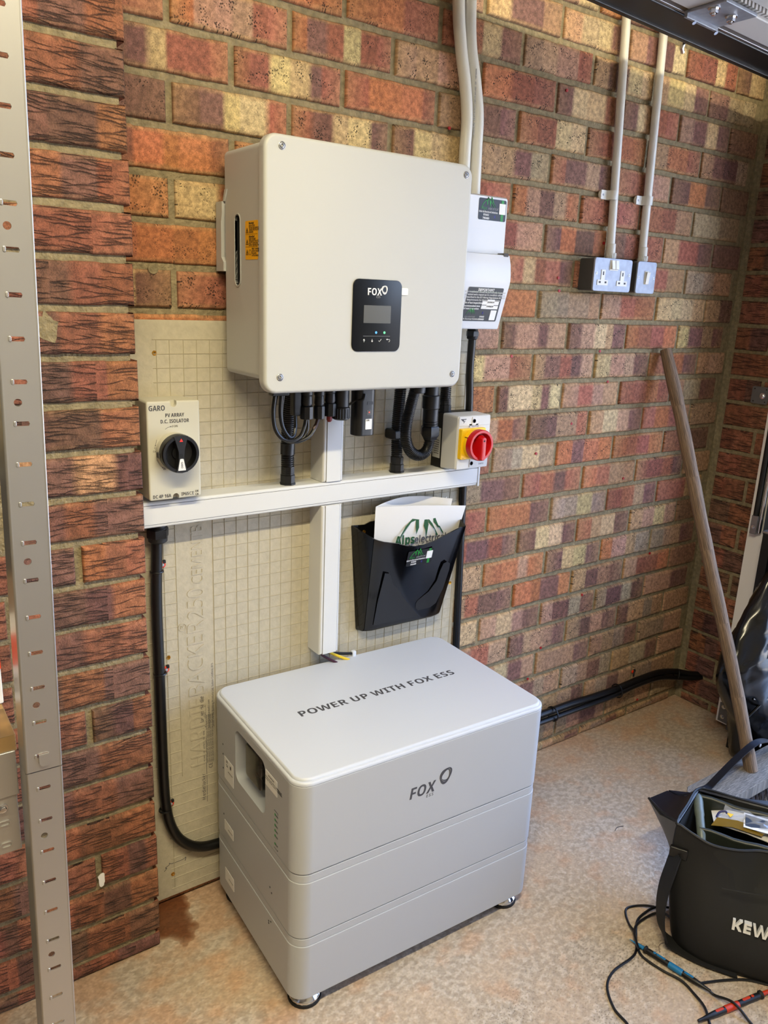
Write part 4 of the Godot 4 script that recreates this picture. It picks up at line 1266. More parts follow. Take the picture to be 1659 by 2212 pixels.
func gland(t: Node3D, p: Vector3, s: float, down := 1.0) -> void:
	var m := M.new().at(p, Basis(Vector3.RIGHT, PI) if down > 0 else Basis())
	m.lathe([Vector2(0.85, 0), Vector2(0.85, 0.35), Vector2(0.92, 0.36), Vector2(0.92, 0.42), Vector2(0.85, 0.43), Vector2(0.92, 0.5), Vector2(0.92, 0.56), Vector2(0.85, 0.57)].map(func(q): return q * s), 24)
	part(t, "thread", m, A.black)
	m = M.new().at(p, Basis(Vector3.RIGHT, PI) if down > 0 else Basis())
	m.lathe([Vector2(1.02, 0.6), Vector2(1.05, 0.65), Vector2(1.05, 1.35), Vector2(0.98, 1.45)].map(func(q): return q * s), 6)
	part(t, "nut", m, A.black)
	m = M.new().at(p, Basis(Vector3.RIGHT, PI) if down > 0 else Basis())
	m.lathe([Vector2(0.9, 1.4), Vector2(0.88, 1.8), Vector2(0.7, 1.95), Vector2(0.5, 1.95)].map(func(q): return q * s), 24)
	part(t, "seal_cap", m, A.rubber)

func fitting(t: Node3D, p: Vector3, r: float, h: float, flip := false) -> void:
	var m := M.new().at(p, Basis(Vector3.RIGHT, PI) if flip else Basis())
	m.lathe([Vector2(r * 1.12, 0), Vector2(r * 1.12, h * 0.08), Vector2(r * 1.02, h * 0.1), Vector2(r * 1.02, h * 0.52), Vector2(r * 0.92, h * 0.55), Vector2(r * 0.94, h * 0.98), Vector2(r * 0.86, h)], 8 if h > 0.03 else 20)
	part(t, "fitting", m, A.black)

func under_inverter() -> void:
	var t := thing("flexible_conduit", "ribbed black conduit dropping straight from the inverter behind the cable loops", "conduit", Vector3(-0.13, 0.9025, 0.035))
	part(t, "ribbed_tube", corr([Vector3(-0.13, 0.925, 0.035), Vector3(-0.131, 1.0, 0.036), Vector3(-0.133, 1.06, 0.045), Vector3(-0.137, 1.124, 0.06)], 0.0132), A.cable)
	fitting(t, Vector3(-0.13, 0.9025, 0.035), 0.0145, 0.036)
	part(t, "coupling", M.new().at(Vector3(-0.1305, 0.963, 0.035)).lathe([Vector2(0.0142, 0), Vector2(0.0142, 0.022)], 20), A.cable)
	t = thing("flexible_conduit", "ribbed black conduit dropping straight to the level trunking right of the data logger", "conduit", Vector3(0.136, 0.9025, 0.035))
	part(t, "ribbed_tube", corr([Vector3(0.137, 0.92, 0.035), Vector3(0.134, 1.0, 0.035), Vector3(0.132, 1.06, 0.042), Vector3(0.13, 1.124, 0.05)], 0.0125), A.cable)
	fitting(t, Vector3(0.1372, 0.9025, 0.035), 0.0152, 0.034)
	part(t, "clip", M.new().box(Vector3(0.116, 0.975, 0.012), Vector3(0.15, 0.997, 0.05), 0.005), A.black)
	t = thing("flexible_conduit", "ribbed black conduit curling up in a U below the right of the inverter", "conduit", Vector3(0.16, 0.935, 0.08))
	part(t, "ribbed_tube", corr([Vector3(0.143, 1.10, 0.085), Vector3(0.131, 1.05, 0.082), Vector3(0.1245, 1.01, 0.08), Vector3(0.1255, 0.982, 0.08), Vector3(0.137, 0.958, 0.08), Vector3(0.158, 0.9455, 0.08), Vector3(0.179, 0.951, 0.08), Vector3(0.188, 0.970, 0.08), Vector3(0.189, 0.985, 0.08)], 0.0122, 0.0036), A.cable)
	var rz := Basis(Vector3.BACK, 0.03)
	var m := M.new().at(Vector3(0.1888, 0.978, 0.08), rz)
	m.lathe([Vector2(0.015, 0), Vector2(0.0165, 0.004), Vector2(0.021, 0.010), Vector2(0.021, 0.027), Vector2(0.0185, 0.030)], 6)
	part(t, "nut", m, A.black)
	m = M.new().at(Vector3(0.188, 1.008, 0.08), rz)
	m.lathe([Vector2(0.0168, 0), Vector2(0.0168, 0.004), Vector2(0.0155, 0.0045), Vector2(0.0168, 0.005), Vector2(0.0168, 0.009), Vector2(0.0155, 0.0095), Vector2(0.0165, 0.010), Vector2(0.0165, 0.036), Vector2(0.0185, 0.038), Vector2(0.0185, 0.064), Vector2(0.016, 0.066), Vector2(0.016, 0.11)], 24)
	part(t, "fitting", m, A.black)
	m = M.new().at(Vector3(0.146, 1.08, 0.085)).lathe([Vector2(0.0158, 0), Vector2(0.0165, 0.002), Vector2(0.0165, 0.018), Vector2(0.014, 0.02), Vector2(0.014, 0.035)], 12)
	part(t, "collar", m, A.black)
	t = thing("flexible_conduit", "short ribbed black conduit entering the top of the red-switch isolator", "conduit", Vector3(0.264, 1.026, 0.03))
	part(t, "ribbed_tube", corr([Vector3(0.266, 1.05, 0.03), Vector3(0.263, 1.08, 0.034), Vector3(0.257, 1.15, 0.04)], 0.0125), A.cable)
	fitting(t, Vector3(0.267, 1.026, 0.03), 0.0135, 0.032)
	# connector bodies
	var ng := 0
	for q in [[-0.1375, 0.0118, 1.0445, "black cable gland under the inverter, next to the cable loops"], [-0.1105, 0.0102, 1.0435, "black cable gland under the inverter, middle of the row, with a brown-sleeved cable"], [-0.087, 0.0112, 1.0475, "black cable gland with a red stub poking out under the inverter"]]:
		t = thing("cable_gland", q[3], "gland", Vector3(q[0], q[2], 0.12), "glands under the inverter")
		m = M.new().at(Vector3(q[0], 0, 0.12))
		m.lathe([Vector2(q[1] * 0.98, q[2] + 0.001), Vector2(q[1] * 1.05, q[2] + 0.002), Vector2(q[1] * 1.05, q[2] + 0.024), Vector2(q[1] * 0.9, q[2] + 0.026)], 8)
		part(t, "nut", m, A.black)
		m = M.new().at(Vector3(q[0], 0, 0.12))
		m.lathe([Vector2(q[1] * 0.7, q[2] + 0.024), Vector2(q[1] * 0.95, q[2] + 0.030), Vector2(q[1] * 0.85, q[2] + 0.044), Vector2(q[1] * 1.0, q[2] + 0.046), Vector2(q[1] * 1.0, 1.126)], 18)
		part(t, "body", m, mat(Color(0.03, 0.03, 0.07), 0.4) if ng == 2 else A.black)
		if ng == 2:
			part(t, "stub", M.new().tube([Vector3(-0.088, 1.06, 0.12), Vector3(-0.0885, 1.041, 0.121), Vector3(-0.0883, 1.0375, 0.121)], [0.0055, 0.0055, 0.003], 12), mat(Color(0.45, 0.07, 0.08), 0.5), "red stub")
		ng += 1
	t = thing("plug_connector", "broad ribbed black plug under the inverter, just left of the data logger", "plug", Vector3(-0.062, 1.04, 0.12))
	m = M.new().at(Vector3(-0.0625, 0, 0.12))
	for i in 1: m.lathe([Vector2(0.012, 1.040), Vector2(0.0165, 1.0425), Vector2(0.0168, 1.064), Vector2(0.015, 1.066), Vector2(0.0152, 1.126)], 24)
	part(t, "body", m, A.black)
	for i in 20:
		var a := TAU * i / 20
		part(t, "grip_rib", M.new().at(Vector3(-0.0625 + cos(a) * 0.0166, 1.053, 0.12 + sin(a) * 0.0166)).box(Vector3(-0.0008, -0.009, -0.0008), Vector3(0.0008, 0.009, 0.0008)), A.black)
	t = thing("lead", "thin grey-black lead running from the plug to the data logger", "cable", Vector3(-0.045, 1.062, 0.115))
	part(t, "cord", M.new().tube(cr([Vector3(-0.050, 1.0655, 0.118), Vector3(-0.0415, 1.0695, 0.12), Vector3(-0.0345, 1.0755, 0.125), Vector3(-0.026, 1.080, 0.14), Vector3(-0.022, 1.09, 0.14)]), 0.0026, 8), mat(Color(0.1, 0.1, 0.1), 0.5))
	t = thing("plug_connector", "flat black plug at the left end under the inverter, above the cable loops", "plug", Vector3(-0.195, 1.09, 0.12))
	part(t, "body", M.new().box(Vector3(-0.212, 1.091, 0.112), Vector3(-0.178, 1.126, 0.13), 0.002), mat(Color(0.09, 0.09, 0.09), 0.5))
	t = thing("plug_connector", "narrow black plug hanging between the ribbed conduit and the first gland", "plug", Vector3(-0.155, 1.05, 0.115))
	part(t, "body", M.new().box(Vector3(-0.165, 1.052, 0.105), Vector3(-0.148, 1.126, 0.122), 0.003), A.black)
	# the looped cables
	var lp := [
		[[Vector3(-0.205, 1.094, 0.125), Vector3(-0.2105, 1.062, 0.128), Vector3(-0.207, 1.032, 0.13), Vector3(-0.192, 1.013, 0.13), Vector3(-0.172, 1.0085, 0.13), Vector3(-0.155, 1.0145, 0.128), Vector3(-0.143, 1.030, 0.122), Vector3(-0.1385, 1.047, 0.12)], "outermost black cable loop under the inverter"],
		[[Vector3(-0.200, 1.094, 0.12), Vector3(-0.2065, 1.058, 0.123), Vector3(-0.202, 1.030, 0.124), Vector3(-0.185, 1.010, 0.124), Vector3(-0.16, 1.0045, 0.124), Vector3(-0.135, 1.012, 0.124), Vector3(-0.119, 1.029, 0.121), Vector3(-0.1115, 1.046, 0.12)], "widest black cable loop under the inverter, ending in the brown sleeve"],
		[[Vector3(-0.192, 1.094, 0.125), Vector3(-0.195, 1.062, 0.126), Vector3(-0.191, 1.036, 0.127), Vector3(-0.178, 1.016, 0.127), Vector3(-0.166, 1.016, 0.124), Vector3(-0.159, 1.033, 0.118), Vector3(-0.1575, 1.056, 0.114)], "innermost black cable loop under the inverter"],
		[[Vector3(-0.186, 1.094, 0.12), Vector3(-0.190, 1.058, 0.12), Vector3(-0.185, 1.030, 0.12), Vector3(-0.168, 1.009, 0.12), Vector3(-0.147, 1.008, 0.12), Vector3(-0.135, 1.024, 0.119), Vector3(-0.1345, 1.047, 0.119)], "second innermost black cable loop under the inverter"]]
	for i in 4:
		t = thing("cable", lp[i][1], "cable", lp[i][0][0], "cable loops under the inverter")
		part(t, "sheath", M.new().tube(cr(lp[i][0], 8), 0.0034, 9), A.cable)
		if i == 1: part(t, "sleeve", M.new().tube([Vector3(-0.1225, 1.0255, 0.1215), Vector3(-0.116, 1.0345, 0.1205), Vector3(-0.112, 1.046, 0.12)], 0.0037, 9), mat(Color(0.2, 0.08, 0.05), 0.5), "brown sleeve")
	# data logger
	t = thing("data_logger", "black stick data logger with a lit red indicator hanging under the inverter", "dongle", Vector3(-0.012, 1.008, 0.12))
	part(t, "body", M.new().at(Vector3(-0.0135, 1.008, 0.120), Basis(Vector3.RIGHT, -PI / 2)).slab(0.044, 0.034, 0.118, 0.013, 0.002, 0.002, 8), mat(Color(0.045, 0.045, 0.05), 0.35))
	part(t, "button", M.new().at(Vector3(-0.0075, 1.0715, 0.1365)).slab(0.013, 0.006, 0.001, 0.001), A.black)
	part(t, "lamp_window", M.new().at(Vector3(-0.0085, 1.0535, 0.1365)).slab(0.012, 0.010, 0.0008, 0.001), A.gloss)
	part(t, "indicator_light", M.new().at(Vector3(-0.0090, 1.0540, 0.1374), Basis(Vector3.RIGHT, PI / 2)).lathe([Vector2(0.0015, 0), Vector2(0.001, 0.0004)], 12), A.ledred)
	part(t, "label", M.new().at(Vector3(-0.0095, 1.031, 0.1365)).slab(0.0145, 0.020, 0.0008, 0.0008), A.sticker, "white label")
	txt(t, "S/N", 0.0018, Vector3(-0.012, 1.0385, 0.1374), A.inkblack)

# ------------------------------------------------------------------ sockets and conduits on the right
func sockets() -> void:
	for q in [[0.744, 0.7835, 1.392, 0.770, "white conduit running down to the double socket"], [0.885, 0.908, 1.392, 0.9035, "white conduit running down to the single switch"]]:
		var t := thing("conduit", q[4], "conduit", Vector3(q[1], q[2], 0.013))
		var x0: float = q[0]; var x1: float = q[1]
		part(t, "tube", M.new().tube([Vector3(x0 - 0.028, 2.39, 0.013), Vector3(x0, 2.0, 0.013), Vector3(x1, 1.40, 0.013)], 0.0102, 18), A.pipe)
		var b := Basis(Vector3.BACK, atan2(x1 - x0, 0.6))
		part(t, "adaptor", M.new().at(Vector3(x1 + 0.0012, 1.374, 0.0145), b).lathe([Vector2(0.0125, 0), Vector2(0.0125, 0.017), Vector2(0.0115, 0.018), Vector2(0.0115, 0.044), Vector2(0.0105, 0.045)], 20), A.pipe)
		for i in 10:
			var a := PI * i / 9
			part(t, "grip_rib", M.new().at(Vector3(x1 + 0.0012 + cos(a) * 0.0124, 1.391, 0.0145 + sin(a) * 0.0124)).box(Vector3(-0.0009, -0.006, -0.0009), Vector3(0.0009, 0.006, 0.0009)), A.pipe)
	for q in [[0.770, "white saddle clip on the conduit above the double socket"], [0.9035, "white saddle clip on the conduit above the single switch"]]:
		var x: float = q[0]
		var t := thing("saddle_clip", q[1], "clip", Vector3(x, 1.52, 0.0), "conduit saddle clips")
		part(t, "base", M.new().at(Vector3(x - 0.012, 1.530, 0.0)).slab(0.052, 0.0215, 0.006, 0.0107, 0.001), A.pipe)
		var s := M.new()
		var arc := []
		arc.append([Vector3(x - 0.036, 1.520, 0.0068), Vector3(x - 0.036, 1.540, 0.0068)])
		arc.append([Vector3(x - 0.016, 1.5195, 0.0068), Vector3(x - 0.016, 1.5405, 0.0068)])
		for i in 11:
			var a := PI - PI * i / 10
			arc.append([Vector3(x + cos(a) * 0.0122, 1.5195, 0.013 + sin(a) * 0.0118), Vector3(x + cos(a) * 0.0122, 1.5405, 0.013 + sin(a) * 0.0118)])
		arc.append([Vector3(x + 0.0125, 1.5195, 0.003), Vector3(x + 0.0125, 1.5405, 0.003)])
		part(t, "strap", s.sheet(arc, 0.0022), A.pipe)
		part(t, "strap_end", M.new().at(Vector3(x - 0.0265, 1.530, 0.0058)).slab(0.021, 0.021, 0.0021, 0.0104, 0.0006), A.pipe)
		part(t, "screw_head", M.new().at(Vector3(x - 0.0285, 1.530, 0.0079), Basis(Vector3.RIGHT, PI / 2)).lathe([Vector2(0.0027, 0), Vector2(0.0022, 0.0007), Vector2(0.0012, 0.0003)], 12), A.steel)
	# double socket
	var t := thing("double_socket", "metal-clad double socket with white outlets and rocker switches", "socket", Vector3(0.761, 1.304, 0.0))
	part(t, "back_box", M.new().at(Vector3(0.761, 1.3425, 0.0)).slab(0.137, 0.0755, 0.0445, 0.006, 0.002), mat(Color(0.30, 0.30, 0.29), 0.5, 0.5))
	part(t, "face_plate", M.new().at(Vector3(0.761, 1.343, 0.0445)).slab(0.1395, 0.0785, 0.004, 0.007, 0.0015), A.galv)
	var z := 0.0486
	for x in [0.724, 0.796]:
		var y := 1.3345
		part(t, "outlet", M.new().at(Vector3(x, y, z - 0.0006)).prism(PackedVector2Array([Vector2(-0.019, -0.0165), Vector2(0.019, -0.0165), Vector2(0.0195, -0.016), Vector2(0.0195, -0.0045), Vector2(0.019, -0.004), Vector2(0.0078, -0.004), Vector2(0.0072, -0.0034), Vector2(0.0072, 0.0195), Vector2(0.0066, 0.020), Vector2(-0.0066, 0.020), Vector2(-0.0072, 0.0195), Vector2(-0.0072, -0.0034), Vector2(-0.0078, -0.004), Vector2(-0.019, -0.004), Vector2(-0.0195, -0.0045), Vector2(-0.0195, -0.016)]), 0, 0.0018), A.pipe, "white outlet")
		part(t, "pin_hole", M.new().at(Vector3(x, y + 0.0115, z + 0.0012)).slab(0.0042, 0.0085, 0.0002, 0.0003), A.ink)
		for dx in [-0.0105, 0.0105]:
			part(t, "pin_hole", M.new().at(Vector3(x + dx, y - 0.0095, z + 0.0012)).slab(0.0068, 0.0045, 0.0002, 0.0003), A.ink)
	part(t, "rocker_frame", M.new().at(Vector3(0.7615, 1.366, z - 0.0005)).slab(0.032, 0.0245, 0.0016, 0.002, 0.0004), A.pipe)
	for x in [0.7545, 0.7685]:
		part(t, "rocker_switch", M.new().at(Vector3(x, 1.3665, z - 0.0005), Basis(Vector3.RIGHT, -0.16)).slab(0.0118, 0.021, 0.0055, 0.001, 0.0006), A.pipe)
	for x in [0.7005, 0.8215]:
		screw(t, Vector3(x, 1.3455, z))
	# single switch
	t = thing("light_switch", "metal-clad single light switch with one white rocker", "switch", Vector3(0.896, 1.304, 0.0))
	part(t, "back_box", M.new().at(Vector3(0.896, 1.343, 0.0)).slab(0.072, 0.0745, 0.0395, 0.006, 0.002), mat(Color(0.30, 0.30, 0.29), 0.5, 0.5))
	part(t, "face_plate", M.new().at(Vector3(0.8965, 1.343, 0.0395)).slab(0.0755, 0.0785, 0.004, 0.007, 0.0015), A.galv)
	part(t, "rocker_frame", M.new().at(Vector3(0.8965, 1.343, 0.0432)).slab(0.0165, 0.033, 0.0014, 0.001, 0.0004), A.pipe)
	part(t, "rocker_switch", M.new().at(Vector3(0.8975, 1.3425, 0.0432), Basis(Vector3.RIGHT, 0.1)).slab(0.0125, 0.030, 0.0055, 0.001, 0.0006), A.pipe)
	for x in [0.8665, 0.9265]: screw(t, Vector3(x, 1.343, 0.0436))

func screw(t: Node3D, p: Vector3) -> void:
	var m := M.new().at(p, Basis(Vector3.RIGHT, PI / 2)).lathe([Vector2(0.0036, 0), Vector2(0.0034, 0.0006), Vector2(0.0016, 0.0009)], 14)
	var s := part(t, "screw", m, A.steel)
	part(s, "screw_slot", M.new().box(p + Vector3(-0.002, -0.0004, 0.0008), p + Vector3(0.002, 0.0004, 0.001)), A.dark)

# ------------------------------------------------------------------ literature pouch
func pouch() -> void:
	var t := thing("document_pouch", "glossy black plastic document pouch with a wavy front edge screwed to the board", "pouch", Vector3(0.19, 0.54, 0.008))
	var top := [Vector3(0.056, 0.772, 0.077), Vector3(0.066, 0.768, 0.081), Vector3(0.078, 0.764, 0.083), Vector3(0.11, 0.7565, 0.085), Vector3(0.135, 0.748, 0.0858), Vector3(0.158, 0.7435, 0.0862), Vector3(0.185, 0.7425, 0.0862), Vector3(0.215, 0.7475, 0.0855), Vector3(0.25, 0.757, 0.084), Vector3(0.28, 0.7645, 0.082), Vector3(0.298, 0.767, 0.080), Vector3(0.311, 0.767, 0.077)]
	var rows := []
	for j in 15:
		var s := float(j) / 14
		var row := []
		for i in top.size():
			var u: float = (top[i].x - 0.056) / 0.255
			var zz := 0.042 if i > 1 and i < top.size() - 2 else (0.039 if i == 1 or i == top.size() - 2 else 0.035)
			var b := Vector3(lerpf(0.068, 0.284, u), lerpf(0.548, 0.545, u), zz)
			if j < 4:      # rounded lower lip
				var a := PI / 2 * j / 4.0
				row.append(b + Vector3(0, -0.012 * cos(a) + 0.002, -0.014 * (1 - sin(a))))
			else:
				row.append(b.lerp(top[i], (j - 4) / 10.0))
		rows.append(row)
	part(t, "front", M.new().sheet(rows, 0.003), A.gloss)
	for e in 2:
		var ba := Vector3(0.042, 0.786, 0.0095) if e == 0 else Vector3(0.335, 0.783, 0.0095)
		var bb := Vector3(0.062, 0.540, 0.0095) if e == 0 else Vector3(0.292, 0.537, 0.0095)
		var side := []
		for j in 15:
			var f: Vector3 = rows[j][0 if e == 0 else -1]
			var bk := bb.lerp(ba, clampf((j - 1) / 13.0, 0, 1))
			side.append([bk, bk.lerp(f, 0.5), f])
		part(t, "side", M.new().sheet(side, 0.003), A.gloss)
	var fl := []
	for i in top.size():
		var f: Vector3 = rows[0][i]
		fl.append([f, Vector3(lerpf(0.062, 0.292, (top[i].x - 0.056) / 0.255), 0.5385, 0.0095)])
	part(t, "floor", M.new().sheet(fl, 0.003), A.gloss)
	part(t, "back", M.new().prism(PackedVector2Array([Vector2(0.062, 0.538), Vector2(0.292, 0.536), Vector2(0.335, 0.784), Vector2(0.30, 0.788), Vector2(0.09, 0.789), Vector2(0.075, 0.784), Vector2(0.042, 0.786)]), 0.0085, 0.0115), A.gloss)
	# matt moulded panels in the front
	var nf := (Vector3(0.283, 0.545, 0.042) - Vector3(0.07, 0.545, 0.042)).cross(Vector3(0.18, 0.7425, 0.0862) - Vector3(0.18, 0.546, 0.042)).normalized()
	var yv := nf.cross(Vector3.RIGHT).normalized()
	var fb := Basis(Vector3.RIGHT, yv, nf)
	var o := Vector3(0.18, 0.64, lerpf(0.042, 0.0862, (0.64 - 0.546) / 0.1965))
	var proj := func(p: Array) -> PackedVector2Array:
		var r := PackedVector2Array()
		for q in p: r.append(Vector2(q[0] - 0.18, (q[1] - 0.64) / yv.y))
		return r
	var mt := mat(Color(0.055, 0.055, 0.065), 0.5)
	part(t, "matt_panel", M.new().at(o + nf * 0.0013, fb).prism(proj.call([[0.089, 0.689], [0.103, 0.685], [0.109, 0.676], [0.117, 0.657], [0.133, 0.642], [0.162, 0.607], [0.213, 0.552], [0.084, 0.556], [0.084, 0.62]]), 0, 0.0008), mt)
	part(t, "matt_panel", M.new().at(o + nf * 0.0013, fb).prism(proj.call([[0.254, 0.684], [0.265, 0.687], [0.274, 0.681], [0.276, 0.665], [0.270, 0.614], [0.258, 0.578], [0.243, 0.569], [0.207, 0.569], [0.199, 0.576], [0.196, 0.59], [0.2, 0.597], [0.228, 0.615], [0.245, 0.64], [0.249, 0.668]]), 0, 0.0008), mt)
	var sp := Vector3(0.178, 0.7145, lerpf(0.042, 0.0862, (0.7145 - 0.546) / 0.1965)) + nf * 0.0026
	fitter_sticker(t, sp, 0.071, 0.038, fb)
	part(t, "screw_head", M.new().at(Vector3(0.0735, 0.768, 0.0115), Basis(Vector3.RIGHT, PI / 2)).lathe([Vector2(0.0042, 0), Vector2(0.0036, 0.0014), Vector2(0.0015, 0.0008)], 14), A.brass, "brass screw")

	# folder standing in the pouch
	t = thing("document_folder", "white folded paper folder printed with a green mountain emblem standing in the pouch", "folder", Vector3(0.2, 0.56, 0.03))
	var P := func(x: float, y: float) -> Vector3: return Vector3(x, y, lerpf(0.030, 0.048, (y - 0.56) / 0.27) + 0.006 * sin((x - 0.08) * 11.0))
	var r := []
	for j in 7:
		var row := []
		for i in 11:
			var u := i / 10.0; var v := j / 6.0
			var tp := Vector2(lerpf(0.0765, 0.333, u), lerpf(0.833, 0.806, u) + 0.003 * sin(PI * u))
			var bt := Vector2(lerpf(0.085, 0.272, u), lerpf(0.585, 0.58, u))
			var q := bt.lerp(tp, v)
			row.append(P.call(q.x, q.y))
		r.append(row)
	part(t, "front_sheet", M.new().sheet(r, 0.0007), A.paper)
	r = []
	for j in 7:
		var row := []
		for i in 15:
			var u := i / 14.0; var v := j / 6.0
			var tp := Vector3(lerpf(0.0765, 0.290, u), lerpf(0.834, 0.828, u) + 0.008 * sin(PI * u), 0.049 - 0.026 * sin(PI * minf(1.0, u * 1.05)))
			row.append(Vector3(lerpf(0.088, 0.268, u), 0.59, 0.026).lerp(tp, v))
		r.append(row)
	part(t, "back_sheet", M.new().sheet(r, 0.0007), A.paper)
	r = []
	for j in 5:
		var row := []
		for i in 8:
			var u := i / 7.0; var v := j / 4.0
			row.append(Vector3(lerpf(0.255 + 0.013 * v, 0.268 + 0.023 * v, u), lerpf(0.60, 0.824 + 0.004 * u, v), 0.040 - 0.016 * u + 0.004 * v))
		r.append(row)
	part(t, "inner_leaf", M.new().sheet(r, 0.0007), A.paper)
	var tilt := Basis(Vector3.BACK, -0.055) * Basis(Vector3.RIGHT, -0.06)
	mountain(t, Vector3(0.1985, 0.7655, 0.0525), 0.067, A.inkgreen, tilt)
	txt(t, "Alps", 0.0195, Vector3(0.158, 0.7475, 0.0515), A.inkgreen, tilt, true)
	txt(t, "electrical", 0.0165, Vector3(0.2305, 0.7425, 0.0515), A.ink, tilt)
	txt(t, "Solar & Electrical Solutions", 0.0105, Vector3(0.205, 0.7265, 0.0505), A.ink, tilt)

# ------------------------------------------------------------------ cables on the wall
func tie(t: Node3D, c: Vector3, axis: Vector3, r: float, called := "cable_tie") -> void:
	var u := axis.cross(Vector3(0.2, 0.3, 0.9)).normalized(); var w := axis.cross(u).normalized()
	var p := []
	for i in 17: p.append(c + (u * cos(TAU * i / 16) + w * sin(TAU * i / 16)) * r)
	part(t, called, M.new().tube(p, 0.0021, 6, false), A.cable)

func cables() -> void:
	var t := thing("cable", "thick black cable down the left edge of the board, bending behind the battery stack", "cable", Vector3(-0.393, 0.83, 0.02))
	part(t, "sheath", M.new().tube(cr([Vector3(-0.393, 0.86, 0.024), Vector3(-0.3945, 0.80, 0.021), Vector3(-0.398, 0.70, 0.0195), Vector3(-0.398, 0.55, 0.0195), Vector3(-0.398, 0.38, 0.0195), Vector3(-0.396, 0.27, 0.0195), Vector3(-0.387, 0.205, 0.0195), Vector3(-0.366, 0.158, 0.0195), Vector3(-0.331, 0.127, 0.0195), Vector3(-0.285, 0.116, 0.0195), Vector3(-0.2, 0.115, 0.0195), Vector3(0.1, 0.115, 0.0195)], 10), 0.0106, 16), A.cable)
	gland(t, Vector3(-0.3935, 0.855, 0.027), 0.0195)
	for y in [0.758, 0.549, 0.243]: tie(t, Vector3(-0.3965 if y < 0.7 else -0.3955, y, 0.0195), Vector3.UP, 0.0112)
	var n := 0
	for q in [[0.766, "orange plug clip beside the thick black cable, just below the level trunking"], [0.549, "orange plug clip beside the thick black cable, level with the battery lid"], [0.246, "orange plug clip beside the thick black cable, just above its bend"]]:
		var y: float = q[0]
		var c := thing("cable_clip", q[1], "clip", Vector3(-0.380, y, 0.008), "orange plug clips on the board")
		var rx := Basis(Vector3.RIGHT, PI / 2)
		part(c, "plug_rim", M.new().at(Vector3(-0.381, y, 0.008), rx).lathe([Vector2(0.0062, 0), Vector2(0.0062, 0.003), Vector2(0.0036, 0.0036), Vector2(0.0034, 0.001)], 14), A.orangeplug)
		part(c, "peg", M.new().at(Vector3(-0.381, y, 0.008), rx).lathe([Vector2(0.003, 0), Vector2(0.0028, 0.0055), Vector2(0.001, 0.006)], 10), mat(Color(0.6, 0.62, 0.66), 0.4))
		part(c, "strap_end", M.new().box(Vector3(-0.3805, y + 0.002, 0.008), Vector3(-0.3745, y + 0.009, 0.012), 0.001), A.rubber)
		n += 1
	# trunk of the breaker enclosure
	t = thing("cable", "black cable from the breaker enclosure down to the red-switch isolator", "cable", Vector3(0.329, 1.12, 0.03))
	part(t, "sheath", M.new().tube(cr([Vector3(0.328, 1.21, 0.036), Vector3(0.330, 1.175, 0.034), Vector3(0.333, 1.117, 0.030), Vector3(0.341, 1.06, 0.026), Vector3(0.345, 1.015, 0.024)], 8), 0.0088, 14), A.cable)
	gland(t, Vector3(0.328, 1.212, 0.036), 0.0135)
	t = thing("cable", "flat black cable run down the right edge of the board behind the pouch", "cable", Vector3(0.357, 0.6, 0.01))
	part(t, "sheath", M.new().tube(cr([Vector3(0.350, 0.853, 0.014), Vector3(0.3545, 0.78, 0.012), Vector3(0.359, 0.64, 0.012), Vector3(0.366, 0.42, 0.012), Vector3(0.372, 0.25, 0.012), Vector3(0.40, 0.165, 0.013), Vector3(0.46, 0.142, 0.014), Vector3(0.55, 0.138, 0.014)], 8), 0.009, 14), A.cable)
	# floor-level pair on the right
	t = thing("cable", "upper black cable of the pair clipped along the foot of the brick wall", "cable", Vector3(0.8, 0.13, 0.02), "cables along the foot of the wall")
	part(t, "sheath", M.new().tube(cr([Vector3(0.50, 0.139, 0.017), Vector3(0.717, 0.136, 0.017), Vector3(0.828, 0.135, 0.017), Vector3(0.93, 0.130, 0.017), Vector3(1.025, 0.129, 0.018), Vector3(1.115, 0.134, 0.02), Vector3(1.233, 0.134, 0.022), Vector3(1.31, 0.122, 0.032), Vector3(1.355, 0.112, 0.055), Vector3(1.388, 0.110, 0.072)], 8), 0.0103, 14), A.cable)
	for x in [0.745, 1.03]: tie(t, Vector3(x, 0.128 if x < 1.0 else 0.124, 0.022), Vector3.RIGHT, 0.021)
	tie(t, Vector3(1.315, 0.112, 0.034), Vector3(0.8, -0.2, 0.5).normalized(), 0.018)
	t = thing("cable", "lower black cable of the pair clipped along the foot of the brick wall", "cable", Vector3(0.8, 0.117, 0.03), "cables along the foot of the wall")
	part(t, "sheath", M.new().tube(cr([Vector3(0.50, 0.12, 0.028), Vector3(0.707, 0.119, 0.028), Vector3(0.83, 0.118, 0.028), Vector3(0.93, 0.116, 0.028), Vector3(1.02, 0.117, 0.029), Vector3(1.107, 0.124, 0.030), Vector3(1.217, 0.122, 0.031), Vector3(1.30, 0.107, 0.040), Vector3(1.35, 0.102, 0.064), Vector3(1.388, 0.102, 0.08)], 8), 0.0078, 14), A.cable)
	var c2 := thing("cable_clip", "black-strapped plug in the wall above the dip of the paired floor cables", "clip", Vector3(1.125, 0.15, 0.0))
	part(c2, "plug_rim", M.new().at(Vector3(1.125, 0.156, 0.0), Basis(Vector3.RIGHT, PI / 2)).lathe([Vector2(0.005, 0), Vector2(0.005, 0.004), Vector2(0.002, 0.005)], 12), A.orangeplug)
	part(c2, "strap_end", M.new().tube(cr([Vector3(1.117, 0.146, 0.012), Vector3(1.118, 0.158, 0.012), Vector3(1.124, 0.164, 0.01), Vector3(1.128, 0.163, 0.004)]), 0.0028, 6), A.rubber)
